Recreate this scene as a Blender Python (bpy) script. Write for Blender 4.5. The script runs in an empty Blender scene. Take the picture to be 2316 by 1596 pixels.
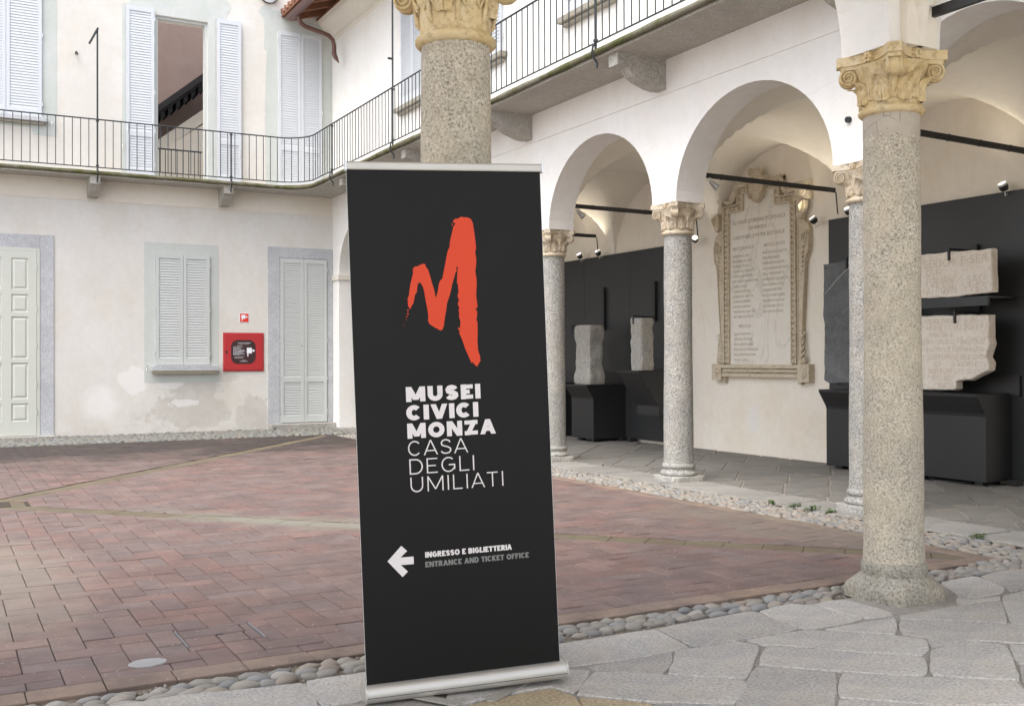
import bpy, bmesh, math, random
from mathutils import Vector, Matrix, noise
R = math.radians
random.seed(7)
scene = bpy.context.scene
col = scene.collection

# ---------------------------------------------------------------- camera, world, sun, exposure
cam = bpy.data.cameras.new('camera')
cam_o = bpy.data.objects.new('camera', cam)
col.objects.link(cam_o)
YAW, PITCH, ROLL = 0.5033, 0.0068, -0.0033
CAMZ = 1.4
cam.sensor_width = 36.0
cam.lens = 36.0 * 2357.98 / 2316.0
cam.clip_start = 0.05
cam.clip_end = 600
cam_o.location = (0, 0, CAMZ)
cf = Vector((math.sin(YAW) * math.cos(PITCH), math.cos(YAW) * math.cos(PITCH), math.sin(PITCH)))
cr0 = Vector((math.cos(YAW), -math.sin(YAW), 0)); cu0 = cr0.cross(cf)
cr = cr0 * math.cos(ROLL) + cu0 * math.sin(ROLL); cu = cu0 * math.cos(ROLL) - cr0 * math.sin(ROLL)
cam_o.rotation_euler = Matrix(((cr.x, cu.x, -cf.x), (cr.y, cu.y, -cf.y), (cr.z, cu.z, -cf.z))).to_euler()
scene.camera = cam_o

world = bpy.data.worlds.new('World'); scene.world = world; world.use_nodes = True
wn = world.node_tree.nodes; wl = world.node_tree.links
sky = wn.new('ShaderNodeTexSky'); sky.sky_type = 'NISHITA'; sky.sun_disc = False
SUN_EL, SUN_AZ = R(63), R(246)          # azimuth clockwise from +Y
sky.sun_elevation = SUN_EL; sky.sun_rotation = SUN_AZ
sky.air_density = 1.0; sky.dust_density = 3.0; sky.ozone_density = 0.6
bw = wn.new('ShaderNodeRGBToBW'); wl.new(sky.outputs[0], bw.inputs[0])
mx = wn.new('ShaderNodeMix'); mx.data_type = 'RGBA'; mx.inputs[0].default_value = .62      # thin high cloud: mostly grey sky
tint = wn.new('ShaderNodeMix'); tint.data_type = 'RGBA'; tint.blend_type = 'MULTIPLY'; tint.inputs[0].default_value = 1; tint.inputs[7].default_value = (1.0, .985, .97, 1)
wl.new(bw.outputs[0], tint.inputs[6]); wl.new(sky.outputs[0], mx.inputs[6]); wl.new(tint.outputs[2], mx.inputs[7])
wl.new(mx.outputs[2], wn['Background'].inputs[0]); wn['Background'].inputs[1].default_value = 0.15
sun = bpy.data.lights.new('sun', 'SUN'); sun.energy = 0.6; sun.angle = R(40); sun.color = (1.0, 0.95, 0.87)
sun_o = bpy.data.objects.new('sun', sun); col.objects.link(sun_o)
sd = Vector((math.sin(SUN_AZ) * math.cos(SUN_EL), math.cos(SUN_AZ) * math.cos(SUN_EL), math.sin(SUN_EL)))
sun_o.rotation_euler = sd.to_track_quat('Z', 'Y').to_euler()
scene.view_settings.view_transform = 'Standard'; scene.view_settings.look = 'None'
scene.view_settings.gamma = 1.0; scene.view_settings.use_curve_mapping = False
scene.view_settings.exposure = 1.85

# ---------------------------------------------------------------- materials
class NT:
    def __init__(s, name, rough=0.85, spec=0.3, metal=0.0):
        s.m = bpy.data.materials.new(name); s.m.use_nodes = True
        s.n = s.m.node_tree.nodes; s.l = s.m.node_tree.links
        s.b = s.n['Principled BSDF']
        s.b.inputs['Roughness'].default_value = rough
        s.b.inputs['Specular IOR Level'].default_value = spec
        s.b.inputs['Metallic'].default_value = metal
        s.g = s.n.new('ShaderNodeNewGeometry'); s.o = s.n.new('ShaderNodeObjectInfo')
        s.pos = s.g.outputs['Position']
    def lk(s, a, b):
        if isinstance(a, (int, float)): b.default_value = a
        elif isinstance(a, tuple): b.default_value = a if len(b.default_value) == len(a) else a + (1,)
        else: s.l.new(a, b)
    def noise(s, scale, detail=4, rough=.55, vec=None, stretch=None, dist=0):
        n = s.n.new('ShaderNodeTexNoise'); n.inputs['Scale'].default_value = scale
        n.inputs['Detail'].default_value = detail; n.inputs['Roughness'].default_value = rough
        n.inputs['Distortion'].default_value = dist
        v = vec or s.pos
        if stretch:
            mp = s.n.new('ShaderNodeMapping'); mp.inputs['Scale'].default_value = stretch
            s.l.new(v, mp.inputs['Vector']); v = mp.outputs[0]
        s.l.new(v, n.inputs['Vector']); return n.outputs['Fac']
    def vor(s, scale, feat='F1', out='Distance', vec=None):
        n = s.n.new('ShaderNodeTexVoronoi'); n.feature = feat; n.inputs['Scale'].default_value = scale
        s.l.new(vec or s.pos, n.inputs['Vector']); return n.outputs[out]
    def ramp(s, f, stops, interp='LINEAR'):
        r = s.n.new('ShaderNodeValToRGB'); r.color_ramp.interpolation = interp
        e = r.color_ramp.elements
        while len(e) < len(stops): e.new(0.5)
        for k, (p, c) in enumerate(stops):
            e[k].position = p; e[k].color = (c, c, c, 1) if isinstance(c, (int, float)) else tuple(c) + (1,)
        s.l.new(f, r.inputs[0]); return r.outputs[0]
    def mix(s, f, a, b, mode='MIX'):
        m = s.n.new('ShaderNodeMix'); m.data_type = 'RGBA'; m.blend_type = mode
        s.lk(f, m.inputs[0]); s.lk(a, m.inputs[6]); s.lk(b, m.inputs[7]); return m.outputs[2]
    def math(s, op, a, b=0.0, c=None, clamp=False):
        m = s.n.new('ShaderNodeMath'); m.operation = op; m.use_clamp = clamp
        s.lk(a, m.inputs[0]); s.lk(b, m.inputs[1])
        if c is not None: s.lk(c, m.inputs[2])
        return m.outputs[0]
    def xyz(s):
        x = s.n.new('ShaderNodeSeparateXYZ'); s.l.new(s.pos, x.inputs[0]); return x.outputs
    def band(s, v, lo, hi, soft):                     # 1 between lo and hi, soft ends
        a = s.n.new('ShaderNodeMapRange'); s.lk(v, a.inputs[0]); a.inputs[1].default_value = lo - soft; a.inputs[2].default_value = lo + soft
        b = s.n.new('ShaderNodeMapRange'); s.lk(v, b.inputs[0]); b.inputs[1].default_value = hi - soft; b.inputs[2].default_value = hi + soft
        b.inputs[3].default_value = 1; b.inputs[4].default_value = 0
        return s.math('MULTIPLY', a.outputs[0], b.outputs[0])
    def blob(s, c, rad, fuzz, scale, amt=.6):         # ragged patch around a point; rad is (rx, ry, rz)
        mp = s.n.new('ShaderNodeMapping'); mp.vector_type = 'TEXTURE'
        mp.inputs['Location'].default_value = c; mp.inputs['Scale'].default_value = rad
        s.l.new(s.pos, mp.inputs['Vector'])
        d = s.n.new('ShaderNodeVectorMath'); d.operation = 'LENGTH'; s.l.new(mp.outputs[0], d.inputs[0])
        n = s.noise(scale, 6, .6)
        v = s.math('ADD', d.outputs['Value'], s.math('MULTIPLY', s.math('SUBTRACT', n, .5), amt * 2))
        a = s.n.new('ShaderNodeMapRange'); s.l.new(v, a.inputs[0]); a.inputs[1].default_value = 1 - fuzz; a.inputs[2].default_value = 1 + fuzz
        a.inputs[3].default_value = 1; a.inputs[4].default_value = 0
        return a.outputs[0]
    def bump(s, f, strength=.3, dist=.01, prev=None):
        b = s.n.new('ShaderNodeBump'); b.inputs['Strength'].default_value = strength; b.inputs['Distance'].default_value = dist
        s.l.new(f, b.inputs['Height'])
        if prev: s.l.new(prev, b.inputs['Normal'])
        s.l.new(b.outputs[0], s.b.inputs['Normal']); return b.outputs[0]
    def color(s, c): s.lk(c, s.b.inputs['Base Color']); return s

def plaster(name, c, c2, warm=None, kind=None):
    t = NT(name, .92, .15)
    a = t.mix(t.ramp(t.noise(.9, 5, .6), [(.35, 0), (.68, 1)]), c, c2)
    if warm: a = t.mix(t.ramp(t.noise(1.7, 6, .65, stretch=(1, 1, .6)), [(.5, 0), (.78, .8)]), a, warm)
    fine = t.noise(9, 6, .7)
    a = t.mix(t.ramp(fine, [(.3, .22), (.6, 0)]), a, tuple(k * .8 for k in c))
    st = t.noise(1.6, 5, .65, stretch=(3.5, 3.5, .5))
    a = t.mix(t.math('MULTIPLY', t.ramp(st, [(.52, 0), (.75, .22)]), t.ramp(t.noise(.7, 3), [(.48, 0), (.62, 1)])), a, tuple(k * .8 for k in c))
    hair = t.vor(1.3, 'DISTANCE_TO_EDGE'); a = t.mix(t.math('MULTIPLY', t.ramp(hair, [(.001, .35), (.004, 0)]), t.ramp(t.noise(.9), [(.52, 0), (.58, 1)])), a, tuple(k * .55 for k in c))
    if kind == 'back':
        z = t.xyz()[2]
        grey, white = (.40, .375, .33), (.82, .80, .79)
        g1 = t.blob((4.25, 20.46, .42), (.75, 3, .36), .07, 5, .9)
        g2 = t.blob((5.45, 20.46, .34), (.36, 3, .34), .08, 6, 1.0)
        g3 = t.blob((4.35, 20.46, .88), (.48, 3, .16), .1, 6, 1.0)
        g4 = t.blob((4.7, 20.46, 1.08), (.5, 3, .1), .15, 6, .8)
        g = t.math('MAXIMUM', t.math('MAXIMUM', g1, g2), t.math('MAXIMUM', g3, g4))
        a = t.mix(t.math('MULTIPLY', t.math('MULTIPLY', g, .5), t.ramp(t.noise(7, 6, .7), [(.3, .5), (.6, 1)])), a, grey)
        w1 = t.blob((2.62, 20.46, .62), (.3, 3, .28), .4, 4, .5)
        w2 = t.blob((3.2, 20.46, 1.05), (.26, 3, .26), .12, 5, .7)
        w3 = t.blob((3.86, 20.46, 1.02), (.28, 3, .14), .08, 6, .7)
        w4 = t.blob((4.1, 20.46, .6), (.28, 3, .07), .1, 9, 1.2)
        w = t.math('MAXIMUM', t.math('MAXIMUM', w1, w2), t.math('MAXIMUM', w3, w4))
        a = t.mix(t.math('MULTIPLY', w, .5), a, white)
        low = t.math('MULTIPLY', t.band(z, -.1, .35, .3), t.ramp(t.noise(3, 6, .7), [(.42, 0), (.6, .5)]))
        a = t.mix(low, a, (.50, .46, .41))
    if kind == 'museum':
        z = t.xyz()[2]
        low = t.math('MULTIPLY', t.band(z, -.2, 1.0, .5), t.ramp(t.noise(2.2, 6, .7), [(.45, 0), (.7, .5)]))
        a = t.mix(low, a, (.66, .57, .46))
        a = t.mix(t.blob((10.13, 11.3, .55), (3, .12, .18), .4, 6, .4), a, (.76, .72, .68))
    t.color(a)
    nb = t.bump(t.noise(2.5, 5, .6), .5, .02)
    t.bump(fine, .35, .004, nb)
    return t.m

def granite(name, c1, c2, dark, scale=1.0, warm=None, bumpd=.004, var=(.16, .92)):
    t = NT(name, .8, .3)
    tc = t.n.new('ShaderNodeTexCoord'); v = tc.outputs['Object']
    f = t.noise(70 * scale, 3, .7, vec=v)
    a = t.ramp(f, [(.36, dark), (.45, c1), (.58, c2), (.68, tuple(min(1, k * 1.35) for k in c2))])
    sp = t.ramp(t.vor(120 * scale, vec=v), [(.16, .85), (.3, 0)])
    sp = t.math('MULTIPLY', sp, t.ramp(t.noise(40 * scale, 2, vec=v), [(.5, 0), (.56, 1)]))
    a = t.mix(sp, a, tuple(k * .55 for k in dark))
    big = t.noise(3.5, 5, .6, vec=v)
    if warm: a = t.mix(t.ramp(big, [(.38, 0), (.68, .65)]), a, warm, 'MIX')
    a = t.mix(t.ramp(t.noise(9, 5, .7, vec=v), [(.35, .25), (.6, 0)]), a, tuple(k * .5 for k in c1))
    a = t.mix(t.ramp(t.noise(1.7, 6, .7, vec=v), [(.38, .30), (.55, 0)]), a, tuple(k * .62 for k in c1))
    rnd = t.math('MULTIPLY_ADD', t.o.outputs['Random'], var[0], var[1])
    a = t.mix(1.0, a, t.mix(rnd, (0, 0, 0), (1, 1, 1)), 'MULTIPLY')
    t.color(a)
    nb = t.bump(f, .7, bumpd)
    t.bump(t.noise(11, 6, .7, vec=v), .7, bumpd * 3, nb)
    return t.m

def simple(name, c, rough=.5, spec=.4, metal=0., var=.12, bump=0.):
    t = NT(name, rough, spec, metal)
    n = t.noise(6, 5, .6)
    t.color(t.mix(t.ramp(n, [(.3, var), (.7, 0)]), c, tuple(k * .55 for k in c)))
    if bump: t.bump(t.noise(25, 4), bump, .004)
    return t.m

M = {}
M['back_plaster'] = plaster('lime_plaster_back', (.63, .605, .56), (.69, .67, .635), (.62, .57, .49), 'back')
M['arcade_plaster'] = plaster('lime_plaster_arcade', (.80, .775, .735), (.84, .825, .80), (.77, .72, .65))
M['museum_plaster'] = plaster('lime_plaster_museum', (.79, .73, .63), (.82, .77, .69), (.77, .67, .54), 'museum')
M['vault_plaster'] = plaster('lime_plaster_vault', (.80, .75, .66), (.82, .78, .71), (.75, .68, .57))
M['fascia'] = plaster('fascia_plaster', (.70, .65, .56), (.75, .71, .64))
M['surround'] = plaster('green_grey_surround', (.50, .525, .495), (.575, .595, .57))
M['granite_near'] = granite('granite_column', (.46, .415, .33), (.58, .53, .44), (.15, .13, .105), 1.15, (.54, .46, .33), .008)
M['granite_far'] = granite('granite_column_pale', (.33, .325, .305), (.45, .44, .415), (.115, .11, .10), .8, (.38, .36, .31), .010)
M['granite_base'] = granite('granite_base', (.34, .32, .27), (.44, .41, .35), (.13, .12, .095), .9, (.33, .28, .2), .008)
M['granite_slab'] = granite('granite_flagstone', (.41, .395, .37), (.50, .485, .455), (.25, .235, .215), 1.0, (.45, .40, .335), .006, (.34, .80))
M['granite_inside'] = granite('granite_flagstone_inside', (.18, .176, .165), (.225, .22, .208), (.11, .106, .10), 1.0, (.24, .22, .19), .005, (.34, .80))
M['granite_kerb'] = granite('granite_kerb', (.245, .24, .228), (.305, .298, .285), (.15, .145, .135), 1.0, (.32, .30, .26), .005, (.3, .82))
M['granite_warm_lit'] = granite('granite_flagstone_warm_lit', (.42, .34, .22), (.52, .43, .29), (.2, .15, .1), 1.0, (.45, .36, .22), .004)  # slabs by the banner: warm light put into the stone colour
M['granite_trim'] = granite('granite_trim', (.48, .49, .515), (.58, .59, .61), (.32, .32, .33), .7, (.50, .50, .50), .003)
M['soffit'] = granite('balcony_slab_stone', (.47, .445, .40), (.53, .505, .46), (.39, .365, .325), .45, (.42, .385, .32), .006)
M['granite_balcony'] = granite('granite_balcony', (.44, .425, .385), (.53, .51, .47), (.29, .275, .245), .7, (.36, .33, .26), .006)
M['stele'] = granite('grey_stele_stone', (.40, .39, .36), (.50, .49, .46), (.19, .18, .165), .8, (.38, .33, .26), .008)
M['dark_slab'] = granite('dark_schist', (.115, .12, .125), (.16, .165, .17), (.06, .06, .06), .9, (.19, .19, .19), .003)

def capital_stone(name, c, c2, dirt):
    t = NT(name, .85, .25); tc = t.n.new('ShaderNodeTexCoord'); v = tc.outputs['Object']
    a = t.mix(t.ramp(t.noise(7, 6, .65, vec=v), [(.35, 0), (.65, 1)]), c, c2)
    a = t.mix(t.ramp(t.noise(22, 6, .75, vec=v), [(.36, .6), (.5, 0)]), a, dirt)
    t.color(a); nb = t.bump(t.noise(18, 6, .7, vec=v), .9, .012); t.bump(t.noise(60, 4, .7, vec=v), .5, .004, nb)
    return t.m
M['capital_near'] = capital_stone('ochre_sandstone_warm_lit', (.62, .465, .23), (.68, .565, .365), (.32, .21, .10))  # ochre stone, with the warm light on it added to the colour
M['capital_far'] = capital_stone('pale_sandstone', (.56, .46, .32), (.64, .57, .46), (.33, .25, .16))
M['frame_stone'] = capital_stone('frame_sandstone', (.53, .455, .335), (.60, .53, .415), (.34, .26, .17))
M['limestone'] = capital_stone('cream_limestone', (.70, .62, .52), (.76, .70, .62), (.54, .45, .34))

def marble():
    t = NT('veined_marble', .45, .4)
    v = t.noise(1.3, 8, .62, dist=1.2, stretch=(1, 1.6, .8))
    vein = t.ramp(v, [(.46, 0), (.49, .5), (.52, 0)])
    t.color(t.mix(vein, t.mix(t.ramp(t.noise(3), [(.3, 0), (.7, 1)]), (.68, .635, .55), (.74, .70, .63)), (.47, .45, .40)))
    return t.m
M['marble'] = marble()

def brick_mat(name, edge=False):
    t = NT(name, .78, .3)
    ri = t.math('FRACT', t.math('ADD', t.g.outputs['Random Per Island'], t.o.outputs['Random']))
    base = t.ramp(ri, [(0, (.140, .088, .078)), (.25, (.190, .106, .088)), (.5, (.122, .090, .087)), (.75, (.205, .130, .112)), (1, (.150, .120, .116))])
    if edge: base = t.mix(.7, base, (.30, .225, .155))
    a = t.mix(t.ramp(t.noise(28, 6, .7, stretch=(1, 2, 1)), [(.3, .45), (.62, 0)]), base, (.15, .10, .085))
    a = t.mix(t.ramp(t.noise(1.1, 5, .6), [(.36, .05), (.66, .62)]), a, (.160, .128, .120))
    a = t.mix(t.ramp(t.noise(3.2, 6, .7), [(.43, 0), (.62, .6)]), a, (.095, .072, .067))            # grey bloom
    a = t.mix(t.ramp(t.noise(60, 2, .5), [(.70, 0), (.74, .5)]), a, (.55, .50, .46))
    # pale lichen area beside the drain
    a = t.mix(t.math('MULTIPLY', t.blob((.25, 7.3, 0), (.5, 1.5, 3), .4, 3, .7), .30), a, (.27, .255, .20))
    o3 = t.xyz()
    dl = t.math('ABSOLUTE', t.math('ADD', t.math('MULTIPLY', t.math('SUBTRACT', o3[0], .35), .7355), t.math('MULTIPLY', t.math('SUBTRACT', o3[1], 11.1), .6775)))
    sm = t.math('ADD', dl, t.math('MULTIPLY', t.math('SUBTRACT', t.noise(2.0, 5, .6), .5), .9))
    sm = t.math('MULTIPLY', t.band(sm, -1, .26, .10), t.band(o3[0], 1.6, 3.9, .5))
    a = t.mix(t.math('MULTIPLY', sm, .7), a, (.175, .160, .132))
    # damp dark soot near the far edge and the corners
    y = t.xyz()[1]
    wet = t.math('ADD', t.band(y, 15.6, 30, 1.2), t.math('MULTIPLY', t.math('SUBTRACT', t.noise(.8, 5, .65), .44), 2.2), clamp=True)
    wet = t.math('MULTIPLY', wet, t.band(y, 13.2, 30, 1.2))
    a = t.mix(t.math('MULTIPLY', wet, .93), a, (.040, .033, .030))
    a = t.mix(t.math('MULTIPLY', t.blob((5.95, 6.3, 0), (.45, 1.6, 3), .35, 2, .7), .5), a, (.15, .135, .11))
    t.color(a)
    nb = t.bump(t.noise(8, 4), .7, .010); t.bump(t.noise(70, 4, .7), .4, .002, nb)
    return t.m
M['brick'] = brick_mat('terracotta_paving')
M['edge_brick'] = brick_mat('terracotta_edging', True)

def gutter_mat():
    t = NT('mossy_gutter_brick', .9, .15)
    a = t.mix(t.ramp(t.noise(2.2, 6, .65), [(.35, 0), (.65, 1)]), (.115, .092, .068), (.145, .125, .092))
    a = t.mix(t.ramp(t.noise(9, 5, .7), [(.5, 0), (.62, .45)]), a, (.14, .135, .065))
    a = t.mix(t.blob((2.9, 8.4, 0), (1.2, 1.5, 3), .3, 3, .5), a, (.19, .18, .15))
    t.color(a); t.bump(t.noise(20, 5), .5, .006); return t.m
M['gutter'] = gutter_mat()

def pebble_mat(name='river_pebble', k=1.0):
    t = NT(name, .7, .35)
    ri = t.math('FRACT', t.math('ADD', t.g.outputs['Random Per Island'], t.o.outputs['Random']))
    a = t.ramp(ri, [(0, (.19, .182, .165)), (.2, (.26, .24, .205)), (.4, (.205, .21, .215)), (.6, (.265, .235, .19)), (.75, (.16, .165, .17)), (.9, (.255, .205, .165)), (1, (.32, .30, .275))])
    a = t.mix(t.ramp(t.noise(30, 5, .7), [(.35, .4), (.6, 0)]), a, (.22, .20, .17))
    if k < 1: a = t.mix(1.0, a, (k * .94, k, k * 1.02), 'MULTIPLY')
    t.color(a); t.bump(t.noise(50, 4), .3, .003); return t.m
M['pebble'] = pebble_mat(); M['pebble_dimmed'] = pebble_mat('grey_blue_cobble_dimmed', .72)  # far strip: grey-blue copy, darkened to offset the strong sky light on it
def bed_mat(name, c, c2):
    t = NT(name, .95, .1)
    a = t.mix(t.ramp(t.noise(35, 5, .75), [(.35, 0), (.65, 1)]), c, c2)
    t.color(a); t.bump(t.noise(60, 5, .8), .8, .01); return t.m
M['bed'] = bed_mat('sandy_mortar_bed', (.11, .092, .072), (.21, .18, .145))
M['bounce_ground'] = bed_mat('pale_bounce_ground', (.52, .50, .46), (.64, .61, .57))  # unseen ground, made pale to bounce fill light onto banner and columns
M['joint'] = bed_mat('stone_joint_mortar', (.25, .23, .20), (.36, .335, .30))
M['brick_bed'] = bed_mat('dark_joint_sand', (.045, .037, .031), (.09, .076, .064))

def moss_edge():
    t = NT('mossy_stone_edge', .9, .15)
    a = t.mix(t.ramp(t.noise(6, 6, .7), [(.35, 0), (.6, 1)]), (.16, .142, .105), (.085, .092, .032))
    a = t.mix(t.ramp(t.noise(2.0, 5, .7), [(.48, 0), (.6, .7)]), a, (.20, .185, .15))
    t.color(a); t.bump(t.noise(30, 5, .7), 1, .01); return t.m
M['moss_edge'] = moss_edge()
M['shutter'] = simple('grey_green_shutter_paint', (.52, .54, .525), .45, .4, var=.08)
M['shutter_up'] = simple('pale_grey_shutter_paint', (.58, .605, .635), .45, .4, var=.08)
M['door_paint'] = simple('sage_door_paint', (.565, .575, .52), .42, .4, var=.06)
M['iron'] = simple('dark_wrought_iron', (.042, .047, .05), .55, .4, .4)
M['black_metal'] = simple('black_powder_coat', (.018, .018, .019), .42, .5, var=.1)
M['panel_metal'] = simple('anthracite_sheet', (.026, .027, .028), .40, .5, var=.15)
M['grate'] = simple('dull_grey_grate', (.25, .25, .26), .6, .4, .4)
M['steel'] = simple('zinc_plated_steel', (.62, .63, .64), .35, .5, .8)
M['alu'] = simple('brushed_aluminium', (.50, .475, .43), .42, .5, .6, var=.08)
M['white_metal'] = simple('white_enamel', (.62, .62, .60), .4)
M['copper'] = simple('brown_coated_gutter', (.135, .065, .055), .4, .5, .3)
M['wood'] = simple('reddish_brown_rafter', (.20, .085, .045), .75, .25, var=.5, bump=.5)
M['dark_wood'] = simple('dark_grey_rafter', (.035, .034, .036), .8, .2)
M['tile'] = simple('roof_tile_clay', (.30, .16, .11), .85, .2, var=.4, bump=.5)
M['red_paint'] = simple('red_enamel', (.44, .030, .034), .38, .5, var=.06)
M['label_brown'] = simple('dark_label_film', (.050, .022, .024), .35, .5)
M['white_print'] = simple('white_print', (.80, .82, .86), .5, .3, var=.02)
M['sign_red'] = simple('sign_red', (.68, .04, .025), .45, .4, var=.04)
M['banner'] = simple('black_banner_film', (.0062, .0058, .0052), .48, .2, var=.12)
M['logo_red'] = simple('logo_orange_red', (.62, .052, .013), .5, .3, var=.05)
M['letter_white'] = simple('letter_off_white', (.68, .64, .62), .5, .3, var=.02)
M['letter_grey'] = simple('letter_grey', (.18, .185, .17), .5, .3, var=.02)
M['letter_stone'] = simple('lettering_pigment', (.36, .31, .23), .8, .2, var=.3)
M['letter_lime'] = simple('lettering_shadow_stain', (.56, .47, .37), .8, .2, var=.3)
M['letter_dark'] = simple('lettering_on_schist', (.08, .08, .08), .8, .2)
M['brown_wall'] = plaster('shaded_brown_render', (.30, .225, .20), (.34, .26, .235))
M['glass'] = simple('lamp_glass', (.7, .75, .8), .1, .6, .2)
M['leaf'] = simple('weed_leaf', (.07, .12, .03), .7, .3, var=.4)
M['cement'] = simple('pale_cement', (.29, .29, .29), .9, .15, var=.3, bump=.4)
def emit(name, c, s):
    t = NT(name, .5); t.b.inputs['Emission Color'].default_value = c + (1,); t.b.inputs['Emission Strength'].default_value = s
    t.color(c); return t.m
M['lamp_on'] = emit('lit_lamp_face', (1.0, .96, .88), 1.0)

# ---------------------------------------------------------------- helpers
WO = {}                                                     # world origin of every object (translation only)
def tag(o, label=None, cat=None, group=None, kind=None):
    if label: o['label'] = label
    if cat: o['category'] = cat
    if group: o['group'] = group
    if kind: o['kind'] = kind
    return o
def thing(name, loc, label, cat, group=None):
    o = bpy.data.objects.new(name, None); col.objects.link(o); o.empty_display_size = .1
    o.location = loc; WO[o.name] = Vector(loc); return tag(o, label, cat, group)
def place(name, data, parent, wloc, rot=None):
    o = bpy.data.objects.new(name, data); col.objects.link(o)
    w = Vector(wloc)
    if parent: o.parent = parent; o.location = w - WO[parent.name]
    else: o.location = w
    if rot: o.rotation_euler = rot
    WO[o.name] = w; return o

class MB:
    def __init__(s): s.v = []; s.f = []
    def add(s, vs, fs):
        k = len(s.v); s.v += [tuple(v) for v in vs]; s.f += [tuple(i + k for i in f) for f in fs]; return s
    def box(s, a, b, bev=0.0):
        x0, x1 = sorted((a[0], b[0])); y0, y1 = sorted((a[1], b[1])); z0, z1 = sorted((a[2], b[2]))
        if not bev:
            return s.add([(x0, y0, z0), (x1, y0, z0), (x1, y1, z0), (x0, y1, z0), (x0, y0, z1), (x1, y0, z1), (x1, y1, z1), (x0, y1, z1)],
                         [(0, 3, 2, 1), (4, 5, 6, 7), (0, 1, 5, 4), (1, 2, 6, 5), (2, 3, 7, 6), (3, 0, 4, 7)])
        bm = bmesh.new(); bmesh.ops.create_cube(bm, size=1)
        for v in bm.verts: v.co = Vector(((x0 + x1) / 2 + v.co.x * (x1 - x0), (y0 + y1) / 2 + v.co.y * (y1 - y0), (z0 + z1) / 2 + v.co.z * (z1 - z0)))
        bmesh.ops.bevel(bm, geom=list(bm.edges), offset=bev, segments=1, affect='EDGES')
        bm.verts.index_update(); s.add([v.co[:] for v in bm.verts], [[v.index for v in f.verts] for f in bm.faces]); bm.free(); return s
    def prism(s, poly, fr, d0, d1):
        """poly of (a,b); fr=(origin, A, B, N): extrude from N*d0 to N*d1"""
        o, A, B, N = [Vector(q) for q in fr]; n = len(poly)
        area = sum(poly[i][0] * poly[(i + 1) % n][1] - poly[(i + 1) % n][0] * poly[i][1] for i in range(n))
        if area < 0: poly = poly[::-1]
        lo = [o + A * a + B * b + N * d0 for a, b in poly]; hi = [o + A * a + B * b + N * d1 for a, b in poly]
        return s.add(lo + hi, [tuple(range(n))[::-1], tuple(range(n, 2 * n))] + [(i, (i + 1) % n, n + (i + 1) % n, n + i) for i in range(n)])
    def tube(s, pts, r, seg=8, caps=True):
        pts = [Vector(p) for p in pts]; n = len(pts); base = len(s.v); prev = None
        rr = r if isinstance(r, (list, tuple)) else [r] * n
        for i, p in enumerate(pts):
            d = (pts[min(i + 1, n - 1)] - pts[max(i - 1, 0)]).normalized()
            if prev is None:
                up = Vector((0, 0, 1)) if abs(d.z) < .9 else Vector((1, 0, 0)); a = d.cross(up).normalized()
            else: a = (prev - d * prev.dot(d)).normalized()
            prev = a; b = d.cross(a)
            for k in range(seg):
                t = 2 * math.pi * k / seg; s.v.append(tuple(p + (a * math.cos(t) + b * math.sin(t)) * rr[i]))
        for i in range(n - 1):
            for k in range(seg):
                a0 = base + i * seg + k; a1 = base + i * seg + (k + 1) % seg
                s.f.append((a0, a1, a1 + seg, a0 + seg))
        if caps: s.f.append(tuple(base + k for k in range(seg))[::-1]); s.f.append(tuple(base + (n - 1) * seg + k for k in range(seg)))
        return s
    def loft(s, rings, seg=48, c=(0, 0), jitter=0):
        """rings of (z, radius, superellipse exponent)"""
        base = len(s.v)
        for z, r, e in rings:
            for k in range(seg):
                t = 2 * math.pi * k / seg; ct, st = math.cos(t), math.sin(t)
                q = r / ((abs(ct) ** e + abs(st) ** e) ** (1 / e))
                if jitter: q *= 1 + jitter * noise.noise(Vector((ct * 3 + c[0], st * 3 + c[1], z * 12)))
                s.v.append((c[0] + q * ct, c[1] + q * st, z))
        for i in range(len(rings) - 1):
            for k in range(seg):
                a0 = base + i * seg + k; a1 = base + i * seg + (k + 1) % seg
                s.f.append((a0, a1, a1 + seg, a0 + seg))
        s.f.append(tuple(base + k for k in range(seg))[::-1]); s.f.append(tuple(base + (len(rings) - 1) * seg + k for k in range(seg)))
        return s
    def disc(s, c, n, r, d, seg=20):
        c = Vector(c); n = Vector(n).normalized(); return s.tube([c, c + n * d], r, seg)
    def mesh(s, name, mat, w=(0, 0, 0), smooth=None):
        w = Vector(w); me = bpy.data.meshes.new(name)
        me.from_pydata([tuple(Vector(v) - w) for v in s.v], [], s.f); me.materials.append(mat)
        if smooth is not None:
            me.polygons.foreach_set('use_smooth', [True] * len(me.polygons)); me.set_sharp_from_angle(angle=R(smooth))
        me.update(); return me
    def build(s, name, mat, parent=None, smooth=None, w=None):
        if w is None: w = WO[parent.name] if parent else Vector((0, 0, 0))
        me = s.mesh(name, mat, w, smooth); return place(name, me, parent, w)

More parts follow.
